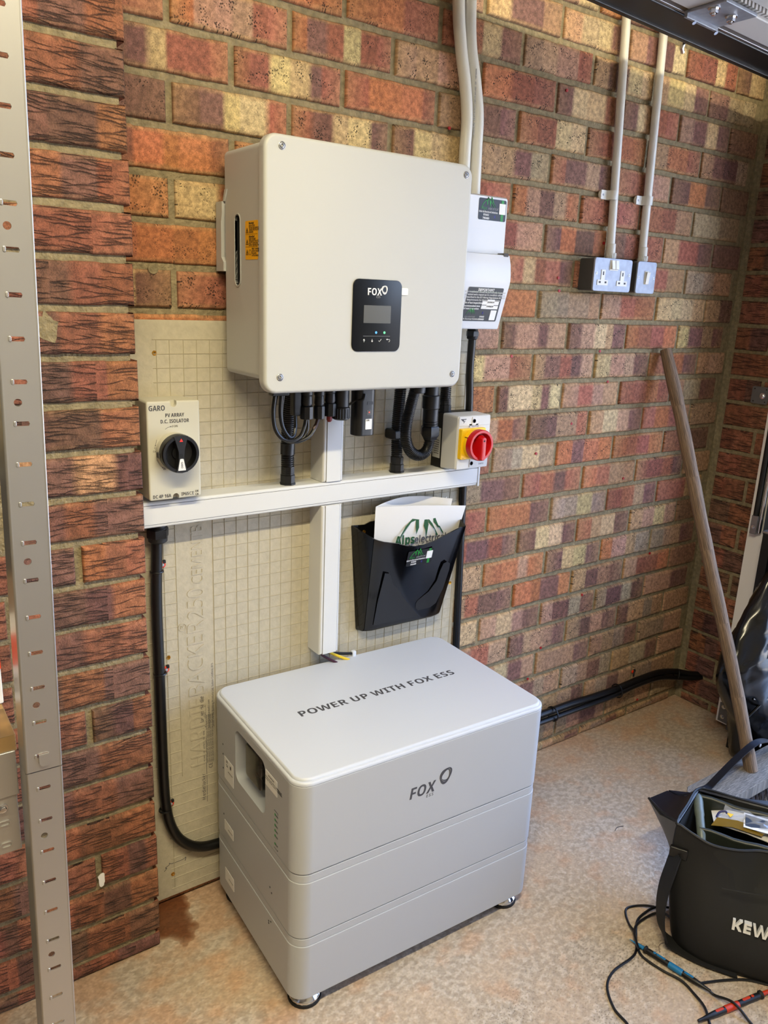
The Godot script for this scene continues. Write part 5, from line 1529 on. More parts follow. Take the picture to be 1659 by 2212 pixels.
	# the two white cables rising from the breaker enclosure
	var lead := func(label: String, dx: float, pts: Array) -> void:
		var w := thing("cable", label, "cable", Vector3(pts[-1].x, 1.48, 0.03), "white cables above the breaker enclosure")
		part(w, "sheath", M.new().tube(cr(pts, 8), 0.0122, 18), A.pipe)
		if dx > 0: txt(w, "1000 MM2   BS EN 61386   HEAVY GAUGE   CE   17/10/24", 0.0035, Vector3(0.295, 1.66, 0.0322), A.inkgrey, Basis(Vector3.BACK, PI / 2 + 0.03), false, 1.0)
	lead.call("left of the two white cables dropping down the wall behind the inverter", 0.0, [Vector3(0.235, 2.39, 0.02), Vector3(0.240, 2.0, 0.02), Vector3(0.247, 1.838, 0.02), Vector3(0.259, 1.76, 0.02), Vector3(0.277, 1.69, 0.02), Vector3(0.287, 1.63, 0.02), Vector3(0.287, 1.57, 0.02), Vector3(0.287, 1.475, 0.022)])
	lead.call("right of the two white cables dropping down the wall, with printed lettering", 1.0, [Vector3(0.270, 2.39, 0.02), Vector3(0.272, 2.0, 0.02), Vector3(0.277, 1.845, 0.02), Vector3(0.285, 1.765, 0.02), Vector3(0.303, 1.70, 0.02), Vector3(0.316, 1.64, 0.02), Vector3(0.318, 1.575, 0.02), Vector3(0.319, 1.475, 0.022)])

# ------------------------------------------------------------------ broom
func broom() -> void:
	var t := thing("broom", "wooden yard broom leaning on the brick wall, with dark bristles and an iron brace", "broom", Vector3(1.045, 0, 0.46))
	var a := Vector3(1.042, 0.088, 0.4635); var b := Vector3(1.050, 1.160, 0.0178)
	var path := []; var rad := []
	for i in 25:
		var s := i / 24.0
		path.append(a.lerp(b, s) + Vector3(0.004 * sin(s * 9.0), 0, 0.006 * sin(PI * s)))
		rad.append(0.0172 + 0.0006 * sin(i * 2.1) if i < 24 else 0.0150)
	part(t, "handle", M.new().tube(path, rad, 14), A.wood, "worn wooden handle")
	var bump_ := M.new().at(Vector3(1.060, 0.168, 0.432)).lathe([Vector2(0.0, -0.009), Vector2(0.006, -0.006), Vector2(0.008, 0.0), Vector2(0.005, 0.007), Vector2(0.0, 0.009)], 10, false, false)
	part(t, "screw_knob", bump_, A.wood)
	var head := M.new()
	var pl := PackedVector2Array([Vector2(0.808, -0.428), Vector2(0.828, -0.4165), Vector2(1.27, -0.4165), Vector2(1.292, -0.428), Vector2(1.292, -0.494), Vector2(1.27, -0.508), Vector2(0.838, -0.508), Vector2(0.808, -0.486)])
	var rings := []
	for q in [[0.97, 0.056], [1.0, 0.058], [1.0, 0.087], [0.975, 0.0905]]:
		var r := PackedVector3Array()
		for v in pl: r.append(Vector3(1.05 + (v.x - 1.05) * lerpf(1.0, q[0], 0.16), q[1], -(-0.462 + (v.y + 0.462) * q[0])))
		rings.append(r)
	head.loft(rings)
	for i in head.v.size(): head.uv[i] = Vector2(head.v[i].z * 8.0, head.v[i].x * 1.2)
	part(t, "head", head, A.greywood, "weathered grey wooden head")
	var br := M.new()
	var ri := RandomNumberGenerator.new(); ri.seed = 5
	for i in 1500:
		var x := ri.randf_range(0.835, 1.285); var z := ri.randf_range(0.424, 0.502)
		var sp := Vector3((x - 1.06) * 0.10 + ri.randfn(0, 0.006), -0.054 + ri.randf() * 0.006, (z - 0.462) * 0.45 + ri.randfn(0, 0.005))
		var p := Vector3(x, 0.057, z)
		var m0 := p + sp * 0.5 + Vector3(ri.randfn(0, 0.003), 0, ri.randfn(0, 0.002))
		br.tube([p, m0, p + sp], [0.0009, 0.0008, 0.0005], 3, false)
	var bm := part(t, "bristles", br, mat(Color(0.17, 0.115, 0.09), 0.7), "dark brown bristles")
	bm.set_meta("kind", "stuff")
	var strap := func(p: Array, w: float) -> M:
		var rows := []
		for i in p.size():
			var c: Vector3 = p[i]
			rows.append([c + Vector3(0, 0.002, -w / 2), c + Vector3(0, 0.0, w / 2)])
		return M.new().sheet(rows, 0.0028)
	part(t, "brace", strap.call(cr([Vector3(0.842, 0.0925, 0.448), Vector3(0.868, 0.0935, 0.450), Vector3(0.89, 0.106, 0.452), Vector3(0.95, 0.136, 0.455), Vector3(1.006, 0.163, 0.460), Vector3(1.035, 0.172, 0.463), Vector3(1.065, 0.170, 0.463), Vector3(1.12, 0.149, 0.456), Vector3(1.19, 0.110, 0.45), Vector3(1.215, 0.0935, 0.448), Vector3(1.24, 0.0925, 0.447)], 6), 0.017), mat(Color(0.16, 0.16, 0.18), 0.4, 0.8), "iron brace")
	for x in [0.852, 1.23]: part(t, "bolt", M.new().at(Vector3(x, 0.094, 0.448)).lathe([Vector2(0.004, 0), Vector2(0.004, 0.002), Vector2(0.002, 0.003)], 8), A.steel)
	part(t, "bolt", M.new().at(Vector3(1.045, 0.169, 0.472), Basis(Vector3.RIGHT, PI / 2)).lathe([Vector2(0.005, 0), Vector2(0.005, 0.002), Vector2(0.002, 0.003)], 8), A.steel)

# ------------------------------------------------------------------ corner by the garage door
func right_corner() -> void:
	var f := struct("trim_1", Vector3(1.35, 0, 0.23))
	part(f, "post", M.new().box(Vector3(1.317, 0.022, 0.190), Vector3(1.379, 2.02, 0.278), 0.002), A.doorframe, "white steel door post")
	part(f, "door_stop", M.new().box(Vector3(1.309, 0.652, 0.240), Vector3(1.318, 2.0, 0.266), 0.001), mat(Color(0.22, 0.25, 0.30), 0.4))
	part(f, "spring_cover", M.new().tube([Vector3(1.303, 0.70, 0.216), Vector3(1.303, 2.0, 0.216)], 0.0085, 12), A.cable)
	part(f, "pull_rod", M.new().tube([Vector3(1.306, 0.652, 0.2315), Vector3(1.306, 2.0, 0.2315)], 0.0055, 12), A.chrome)
	part(f, "spring_anchor", M.new().box(Vector3(1.294, 0.648, 0.208), Vector3(1.318, 0.702, 0.227), 0.001), A.steel)
	hexbolt(f, Vector3(1.294, 0.668, 0.2165), SIDE, 0.0035)
	part(f, "foot_plate", M.new().box(Vector3(1.313, 0.028, 0.198), Vector3(1.3175, 0.090, 0.240), 0.001), mat(Color(0.45, 0.45, 0.46), 0.5, 0.7))
	for q in [[0.079, 0.212], [0.045, 0.212]]:
		hexbolt(f, Vector3(1.3135, q[0], q[1]), SIDE, 0.0045)
	part(f, "foot_plate", M.new().box(Vector3(1.308, 0.012, 0.232), Vector3(1.3145, 0.082, 0.262), 0.001), mat(Color(0.42, 0.42, 0.43), 0.5, 0.7))
	part(f, "roller", M.new().box(Vector3(1.300, 0.0, 0.246), Vector3(1.316, 0.030, 0.262), 0.002), A.rubber)
	part(f, "roller_pin", M.new().tube([Vector3(1.303, 0.0, 0.272), Vector3(1.303, 0.04, 0.272)], 0.006, 12), A.chrome)
	for q in [[0.30, 0.206], [0.305, 0.222], [0.12, 0.203], [0.02, 0.215]]:
		part(f, "screw_hole", M.new().at(Vector3(1.3168, q[0], q[1]), SIDE * Basis(Vector3.RIGHT, PI / 2)).lathe([Vector2(0.0022, 0), Vector2(0.002, 0.0003)], 10), A.ink)
	var bp := thing("fixing_plate", "small grey metal plate with holes bolted to the end wall above the door post", "plate", Vector3(1.379, 1.01, 0.12))
	var pm := M.new().at(Vector3(1.3795, 1.035, 0.125), SIDE)
	pm.slab(0.052, 0.050, 0.003, 0.005, 0.0008)
	part(bp, "plate", pm, mat(Color(0.45, 0.45, 0.45), 0.5, 0.6))
	hexbolt(bp, Vector3(1.376, 1.034, 0.134), SIDE, 0.006)
	for q in [[-0.018, 0.018], [0.018, 0.018], [-0.018, -0.018], [0.018, -0.018]]:
		part(bp, "hole", M.new().at(Vector3(1.3763, 1.035 + q[0], 0.125 + q[1]), SIDE * Basis(Vector3.RIGHT, PI / 2)).lathe([Vector2(0.002, 0), Vector2(0.0018, 0.0003)], 10), A.dark)
	# black upright and bin sack
	var u := thing("upright_bar", "black square upright standing behind the bin sack by the door post", "post", Vector3(1.268, 0, 0.292))
	part(u, "bar", M.new().box(Vector3(1.236, 0.0, 0.280), Vector3(1.275, 0.676, 0.306), 0.002), A.black)
	part(u, "cap", M.new().box(Vector3(1.234, 0.676, 0.278), Vector3(1.277, 0.682, 0.308), 0.001), A.steel)
	var s := thing("bin_sack", "crumpled glossy black bin sack behind the broom handle", "sack", Vector3(1.25, 0, 0.34))
	var con := [[0.0, 1.205, 0.055], [0.03, 1.185, 0.062], [0.08, 1.175, 0.066], [0.135, 1.157, 0.066], [0.19, 1.115, 0.066], [0.25, 1.07, 0.066], [0.30, 1.042, 0.064], [0.335, 1.040, 0.062], [0.38, 1.068, 0.06], [0.43, 1.095, 0.056], [0.48, 1.128, 0.05], [0.53, 1.165, 0.042], [0.57, 1.19, 0.034], [0.61, 1.215, 0.026], [0.65, 1.235, 0.020], [0.69, 1.25, 0.02], [0.71, 1.262, 0.012]]
	var n1 := noise(FastNoiseLite.TYPE_SIMPLEX_SMOOTH, 7.0, 121, 3)
	n1.fractal_type = FastNoiseLite.FRACTAL_RIDGED
	var path := []
	for q in con: path.append(Vector3(q[0], q[1], q[2]))
	path = cr(path, 4)
	var rings := []
	for q in path:
		var right: float = 1.46 - 0.06 * q.x
		var r := PackedVector3Array()
		for i in 56:
			var a := -TAU * i / 56
			var c := Vector3((q.y + right) / 2 + cos(a) * (right - q.y) / 2, q.x, 0.338 + sin(a) * q.z * (1.15 if sin(a) > 0 else 0.8))
			var d := Vector3(cos(a) * 0.5, 0, sin(a))
			var k := n1.get_noise_3d(c.x, c.y * 0.7, c.z * 1.5 + i * 0.004)
			r.append(c + d * k * 0.02 * clampf(q.z * 16.0, 0.2, 1.0))
		rings.append(r)
	var sm := M.new(); sm.ang = 70.0
	part(s, "film", sm.loft(rings), mat(Color(0.018, 0.018, 0.022), 0.2))
	var fold := M.new()
	for k in 9:
		var y0 := 0.18 + 0.04 * k; var pts := []
		for i in 8:
			var x := 1.10 + 0.04 * i + 0.01 * k
			pts.append(Vector3(x, y0 + 0.05 * sin(k * 1.7 + i * 0.5) + 0.012 * i, 0.338 + 0.066 * sqrt(maxf(0.0, 1.0 - pow((x - 1.25) / 0.2, 2))) + 0.006))
		fold.tube(cr(pts, 4), 0.0035, 6)
	part(s, "fold", fold, mat(Color(0.02, 0.02, 0.024), 0.18))

# ------------------------------------------------------------------ tool bag
func tool_bag() -> void:
	var t := thing("tool_bag", "open navy tool bag with white lettering and olive padded lining on the floor", "bag", Vector3(0.58, 0, 0.78))
	var foot := [Vector2(0.455, 0.648), Vector2(0.442, 0.668), Vector2(0.440, 0.695), Vector2(0.449, 0.735), Vector2(0.478, 0.783), Vector2(0.513, 0.832), Vector2(0.55, 0.90), Vector2(0.60, 1.0), Vector2(0.62, 1.02), Vector2(0.72, 0.985), Vector2(0.755, 0.955), Vector2(0.74, 0.90), Vector2(0.67, 0.78), Vector2(0.61, 0.665), Vector2(0.585, 0.61), Vector2(0.565, 0.595), Vector2(0.51, 0.617)]
	var rim := [Vector3(0.470, 0.250, 0.613), Vector3(0.470, 0.247, 0.625), Vector3(0.479, 0.238, 0.648), Vector3(0.494, 0.229, 0.683), Vector3(0.528, 0.226, 0.718), Vector3(0.575, 0.228, 0.757), Vector3(0.60, 0.230, 0.84), Vector3(0.635, 0.235, 0.96), Vector3(0.65, 0.24, 0.98), Vector3(0.76, 0.255, 0.945), Vector3(0.79, 0.257, 0.91), Vector3(0.765, 0.257, 0.85), Vector3(0.705, 0.257, 0.745), Vector3(0.645, 0.256, 0.64), Vector3(0.62, 0.255, 0.588), Vector3(0.598, 0.254, 0.572), Vector3(0.535, 0.252, 0.592)]
	var smooth := func(p: Array) -> PackedVector3Array:
		var n := p.size(); var r := PackedVector3Array()
		for i in n:
			var a: Vector3 = p[(i - 1 + n) % n]; var b: Vector3 = p[i]; var c: Vector3 = p[(i + 1) % n]; var d: Vector3 = p[(i + 2) % n]
			for k in 4: r.append(b.cubic_interpolate(c, a, d, k / 4.0))
		return r
	var rings := []
	for h in [[0.0, 0.96], [0.006, 0.985], [0.02, 1.0], [0.06, 1.01], [0.12, 1.01], [0.17, 1.0], [0.21, 1.0], [0.235, 1.0], [0.25, 1.0]]:
		var row := []
		for i in foot.size():
			var s: float = h[0] / 0.25
			var c := Vector2(0.6, 0.8)
			var f: Vector2 = c + (foot[i] - c) * h[1]
			var e: Vector3 = rim[i]
			var b := 0.008 * sin(PI * s)
			var dir: Vector2 = (foot[i] - c).normalized()
			row.append(Vector3(lerpf(f.x, e.x, s * s * (3 - 2 * s)) + dir.x * b, e.y * s, lerpf(f.y, e.z, s * s * (3 - 2 * s)) + dir.y * b))
		rings.append(smooth.call(row))
	rings.reverse()
	for r in rings: r.reverse()
	var navy := grained(Color(0.022, 0.024, 0.038), 0.62, 0.3, 30.0, 61, 0.3)
	rings.reverse()
	for r in rings: r.reverse()
	var bm := M.new(); bm.ang = 60.0
	# footprint runs anticlockwise seen from above when reversed
	for r in rings: r.reverse()
	bm.loft(rings, true, false)
	part(t, "shell", bm, navy)
	# zip along the rim
	var zp: PackedVector3Array = rings[-1]
	var zl := []
	for i in zp.size() + 1: zl.append(zp[i % zp.size()] + Vector3(0, 0.002, 0))
	part(t, "zip", M.new().tube(zl, 0.0032, 6, false), A.rubber)
	# inner side of the shell
	var inner := []
	for s in [0, 1, 2]:
		var r := PackedVector3Array()
		for q in rings[-1 - s * 2]:
			var d: Vector3 = Vector3(0.6, q.y, 0.8) - q
			r.append(q + d.normalized() * (0.006 + 0.004 * s) + Vector3(0, -0.0005 if s == 0 else 0.0, 0))
		r.reverse()
		inner.append(r)
	inner.reverse()
	var olive := grained(Color(0.16, 0.18, 0.16), 0.42, 0.15, 12.0, 62)
	var im := M.new(); im.ang = 60.0
	for r in inner: r.reverse()
	im.loft(inner, true, false)
	part(t, "lining", im, mat(Color(0.06, 0.065, 0.06), 0.6))
	# padded divider tray
	var pad := func(a: Vector3, b: Vector3, low: float, th: float) -> M:
		var m := M.new(); m.ang = 70.0
		var d := (b - a).normalized(); var n := d.cross(Vector3.UP).normalized()
		var rr := []
		for i in 13:
			var u := i / 12.0
			var c := a.lerp(b, u) + Vector3(0, -0.005 * sin(PI * u) + 0.002 * sin(u * 17.0), 0)
			var k := sin(PI * clampf(u, 0.04, 0.96)) * 0.3 + 0.7
			var r := PackedVector3Array()
			for q in M.rr(th * k, c.y - low, th * 0.45, 4): r.append(Vector3(c.x, (c.y + low) / 2, c.z) + n * q.x + Vector3.UP * q.y)
			rr.append(r)
		return m.loft(rr)
	part(t, "padded_back", pad.call(Vector3(0.598, 0.250, 0.578), Vector3(0.745, 0.256, 0.84), 0.08, 0.016), olive)
	part(t, "padded_front", pad.call(Vector3(0.526, 0.229, 0.632), Vector3(0.665, 0.232, 0.86), 0.08, 0.012), olive)
	var ep := M.new(); ep.ang = 70.0
	ep.tube(cr([Vector3(0.599, 0.247, 0.577), Vector3(0.572, 0.240, 0.597), Vector3(0.548, 0.230, 0.618), Vector3(0.524, 0.215, 0.640), Vector3(0.503, 0.175, 0.668)], 6), [0.004, 0.006, 0.008, 0.009, 0.010, 0.010, 0.010, 0.010, 0.010, 0.010, 0.010, 0.009, 0.009, 0.009, 0.009, 0.009, 0.009, 0.009, 0.009, 0.008, 0.008, 0.008, 0.007, 0.006, 0.005], 12)
	part(t, "padded_end", ep, grained(Color(0.40, 0.44, 0.42), 0.4, 0.1, 12.0, 63))  # paler copy of the olive: light on this end is put into its colour
	# lid thrown back
	var rows := []
	for j in 5:
		var row := []
		for i in 9:
			var u := i / 8.0; var v := j / 4.0
			row.append(Vector3(0.602, 0.256, 0.574).lerp(Vector3(0.765, 0.258, 0.855), u).lerp(Vector3(0.609, 0.206, 0.500).lerp(Vector3(0.79, 0.206, 0.665), u), v) + Vector3(0, -0.012 * sin(PI * v), 0))
		rows.append(row)
	var sheen := mat(Color(0.035, 0.045, 0.085), 0.38)
	part(t, "lid", M.new().sheet(rows, 0.005), sheen, "navy lid folded back")
	rows = []
	for j in 5:
		var v := j / 4.0
		var l := Vector3(0.470, 0.250, 0.615).lerp(Vector3(0.600, 0.255, 0.574), v)
		var r := Vector3(0.547, 0.205, 0.494).lerp(Vector3(0.606, 0.206, 0.499), v)
		rows.append([l, l.lerp(r, 0.35) + Vector3(0, -0.016, 0), l.lerp(r, 0.7) + Vector3(0, -0.012, 0), r])
	part(t, "lid_gusset", M.new().sheet(rows, 0.004), sheen)
	rows = []
	for j in 5:
		var v := j / 4.0
		var l := Vector3(0.470, 0.250, 0.614).lerp(Vector3(0.500, 0.13, 0.618), v)
		var r := Vector3(0.547, 0.204, 0.494).lerp(Vector3(0.520, 0.13, 0.600), v)
		rows.append([l, l.lerp(r, 0.5) + Vector3(-0.006, -0.008, 0.0), r])
	part(t, "gusset_lining", M.new().sheet(rows, 0.003), olive)
	var el := []
	for i in 9: el.append(Vector3(0.470, 0.252, 0.614).lerp(Vector3(0.547, 0.206, 0.493), i / 8.0) + Vector3(0, -0.006 * sin(PI * i / 8.0), 0))
	part(t, "zip", M.new().tube(el, 0.003, 6), A.rubber)
	# carrying strap hanging off the end
	rows = []
	for c in cr([Vector3(0.462, 0.192, 0.628), Vector3(0.444, 0.165, 0.632), Vector3(0.426, 0.12, 0.634), Vector3(0.418, 0.07, 0.640), Vector3(0.421, 0.025, 0.652), Vector3(0.436, 0.006, 0.672), Vector3(0.452, 0.006, 0.72), Vector3(0.485, 0.006, 0.778)], 5):
		var w := Vector3(0.010, 0.002, -0.017) if c.y > 0.02 else Vector3(0.014, 0.0, -0.012)
		rows.append([c - w, c + w])
	part(t, "strap", M.new().sheet(rows, 0.003), grained(Color(0.03, 0.03, 0.035), 0.7, 0.3, 60.0, 64))
	part(t, "strap_buckle", M.new().at(Vector3(0.463, 0.193, 0.632), Basis(Vector3.UP, -1.1)).box(Vector3(-0.018, -0.012, -0.005), Vector3(0.018, 0.012, 0.006), 0.003), A.black)
	# lettering on the front
	var du := Vector3(0.525, 0.0, 0.851).normalized()
	var dv := Vector3(0.12, 0.99, -0.09)
	dv = (dv - du * dv.dot(du)).normalized()
	var b := Basis(du, dv, du.cross(dv))
	var nb := du.cross(dv)
	txt(t, "KEW", 0.0205, Vector3(0.5095, 0.0975, 0.7775) + nb * 0.004, A.inkwhite, b, true, 1.15, false, 1, "lettering", 0.012)
	part(t, "pocket_seam", M.new().tube(cr([Vector3(0.483, 0.165, 0.722) + nb * 0.006, Vector3(0.513, 0.170, 0.765) + nb * 0.005, Vector3(0.545, 0.172, 0.80) + nb * 0.004]), 0.0012, 5), A.rubber)
	# papers and a clear pouch in the compartment
	var p := thing("paper_packet", "white printed paper packet with a blue mark, lying in the open tool bag", "packet", Vector3(0.64, 0.2, 0.70))
	rows = []
	for j in 6:
		var row := []
		for i in 9:
			var u := i / 8.0; var v := j / 5.0
			row.append(Vector3(0.567, 0.224, 0.640).lerp(Vector3(0.69, 0.226, 0.86), u).lerp(Vector3(0.606, 0.222, 0.608).lerp(Vector3(0.735, 0.228, 0.83), u), v) + Vector3(0, 0.014 * sin(PI * minf(1.0, u * 2.2)) * (0.4 + v) - 0.008 * sin(PI * u), 0))
		rows.append(row)
	part(p, "sheet", M.new().sheet(rows, 0.002), A.paper)
	part(p, "printed_mark", M.new().tube(cr([Vector3(0.577, 0.236, 0.637), Vector3(0.588, 0.243, 0.636), Vector3(0.597, 0.246, 0.643), Vector3(0.596, 0.244, 0.648)]), 0.0022, 6), mat(Color(0.03, 0.06, 0.35), 0.5))
	part(p, "printed_mark", M.new().at(Vector3(0.597, 0.2445, 0.654), FLAT).prism(PackedVector2Array([Vector2(-0.008, -0.006), Vector2(0.007, -0.004), Vector2(0.0, 0.008)]), 0, 0.001), A.brightyellow)
	var q := thing("clear_pouch", "clear plastic pouch with dark cards and a yellow strip in the open tool bag", "pouch", Vector3(0.63, 0.2, 0.73))
	part(q, "yellow_strip", M.new().sheet([[Vector3(0.555, 0.226, 0.640), Vector3(0.58, 0.232, 0.672), Vector3(0.61, 0.228, 0.72)], [Vector3(0.575, 0.238, 0.640), Vector3(0.598, 0.241, 0.672), Vector3(0.628, 0.234, 0.72)]], 0.002), mat(Color(0.45, 0.36, 0.08), 0.25))
	part(q, "card", M.new().sheet([[Vector3(0.60, 0.238, 0.688), Vector3(0.635, 0.234, 0.745)], [Vector3(0.625, 0.246, 0.672), Vector3(0.662, 0.241, 0.732)]], 0.002), A.black)
	part(q, "card", M.new().sheet([[Vector3(0.645, 0.234, 0.758), Vector3(0.69, 0.232, 0.83)], [Vector3(0.672, 0.240, 0.745), Vector3(0.72, 0.238, 0.82)]], 0.002), A.black)
	part(q, "card_edge", M.new().sheet([[Vector3(0.594, 0.2375, 0.688), Vector3(0.69, 0.233, 0.84)], [Vector3(0.63, 0.2445, 0.666), Vector3(0.73, 0.2385, 0.82)]], 0.001), A.sticker)
	var film := mat(Color(0.8, 0.82, 0.85, 0.18), 0.1)
	film.transparency = BaseMaterial3D.TRANSPARENCY_ALPHA
	rows = []
	for j in 5:
		var row := []
		for i in 7:
			row.append(Vector3(0.572, 0.232, 0.648).lerp(Vector3(0.625, 0.236, 0.735), i / 6.0).lerp(Vector3(0.605, 0.252, 0.636).lerp(Vector3(0.655, 0.248, 0.71), i / 6.0), j / 4.0) + Vector3(0, 0.004 * sin(i * 2.3 + j * 1.9), 0))
		rows.append(row)
	part(q, "film", M.new().sheet(rows, 0.001), film)

# ------------------------------------------------------------------ test leads and probes
func test_leads() -> void:
	var r := 0.0026
	var L := func(label: String, pts: Array) -> void:
		var w := []
		for p in pts: w.append(Vector3(p[0], p[2] if p.size() > 2 else r, p[1]))
		var t := thing("test_lead", label, "lead", w[0], "black test leads on the floor")
		part(t, "cord", M.new().tube(cr(w, 8), r, 8), A.cable)
	L.call("black lead forming the left outer loop on the floor and running to the bottom edge", [[0.19, 0.76], [0.205, 0.737], [0.211, 0.701], [0.238, 0.662], [0.278, 0.644], [0.335, 0.642], [0.361, 0.634], [0.389, 0.612], [0.427, 0.585], [0.46, 0.582, 0.008], [0.489, 0.588, 0.012], [0.52, 0.603, 0.006]])
	L.call("black lead crossing under the blue probe and curving down to the orange probe", [[0.482, 0.586, 0.014], [0.476, 0.570, 0.008], [0.462, 0.555], [0.441, 0.549], [0.425, 0.556], [0.406, 0.58], [0.391, 0.605, 0.008], [0.370, 0.629], [0.358, 0.654], [0.363, 0.695], [0.373, 0.732, 0.004], [0.369, 0.762], [0.356, 0.794, 0.006], [0.334, 0.82, 0.004], [0.32, 0.84]])
	L.call("black lead of the inner loop lying over the strap of the tool bag", [[0.361, 0.640, 0.009], [0.366, 0.632, 0.010], [0.387, 0.608, 0.011], [0.413, 0.594, 0.008], [0.447, 0.590, 0.005], [0.474, 0.597, 0.010], [0.486, 0.616, 0.014], [0.470, 0.660, 0.014], [0.463, 0.710, 0.012], [0.475, 0.755, 0.008], [0.50, 0.787], [0.536, 0.816]])
	L.call("black lead running from the blue probe off to the right", [[0.399, 0.755], [0.443, 0.775], [0.485, 0.80], [0.511, 0.83], [0.54, 0.87]])
	L.call("thin black lead leaving the tail of the blue probe", [[0.396, 0.778, 0.007], [0.398, 0.79, 0.005], [0.402, 0.824, 0.016], [0.401, 0.863], [0.40, 0.89]])
	var wisp := thing("wire_offcut", "fine dark wire offcut curving beside the blue probe", "wire", Vector3(0.42, 0.002, 0.65))
	var off := []
	for p in [[0.398, 0.664], [0.412, 0.652], [0.425, 0.652], [0.445, 0.662]]: off.append(Vector3(p[0], 0.0012, p[1]))
	part(wisp, "strand", M.new().tube(cr(off), 0.0005, 5), mat(Color(0.2, 0.09, 0.05), 0.5))
	var twig := thing("wire_offcut", "short thin offcut lying on the open floor in front of the broom head", "wire", Vector3(0.66, 0.001, 0.35))
	part(twig, "strand", M.new().tube(cr([Vector3(0.63, 0.001, 0.36), Vector3(0.645, 0.0015, 0.355), Vector3(0.662, 0.001, 0.36)]), 0.0008, 5), A.ink)
	var probe := func(called: String, label: String, a: Vector3, b: Vector3, col: Material) -> void:
		var t := thing(called, label, "probe", a)
		var d := (b - a).normalized(); var len := (b - a).length()
		var u := d.cross(Vector3.UP).normalized()
		var bas := Basis(u, d, u.cross(d))
		var seg := func(nm: String, pr: Array, m: Material) -> void:
			var q := []
			for e in pr: q.append(Vector2(e[0], e[1] * len))
			part(t, nm, M.new().at(a, bas).lathe(q, 14), m)
		seg.call("tip", [[0.0008, 0.0], [0.0016, 0.06], [0.0036, 0.11], [0.0042, 0.19]], col)
		seg.call("guard", [[0.0048, 0.19], [0.0078, 0.20], [0.0078, 0.215], [0.0050, 0.23]], A.rubber)
		seg.call("barrel", [[0.0050, 0.225], [0.0058, 0.26], [0.0058, 0.80], [0.0050, 0.86], [0.0034, 0.93], [0.0026, 1.0]], A.black)
		seg.call("grip", [[0.0058, 0.50], [0.0066, 0.51], [0.0066, 0.66], [0.0058, 0.67]], col)
		for q in [[0.32, 0.004], [0.40, 0.012], [0.74, 0.012]]:
			part(t, "inlay", M.new().at(a + d * len * q[0] + Vector3(0, 0.0050, 0), Basis(d, Vector3.UP.cross(d).normalized() * -1.0 if false else Vector3.UP.cross(d).normalized(), Vector3.UP)).slab(q[1] * 1.6, 0.0048, 0.0014, 0.0023, 0.0005), col)
	probe.call("test_probe", "blue and black test probe on the floor in front of the tool bag", Vector3(0.368, 0.0075, 0.612), Vector3(0.3965, 0.0075, 0.780), mat(Color(0.10, 0.42, 0.62), 0.4))
	probe.call("test_probe", "orange and black test probe in the lower right corner of the floor", Vector3(0.512, 0.0080, 0.846), Vector3(0.318, 0.0075, 0.806), mat(Color(0.72, 0.20, 0.05), 0.4))

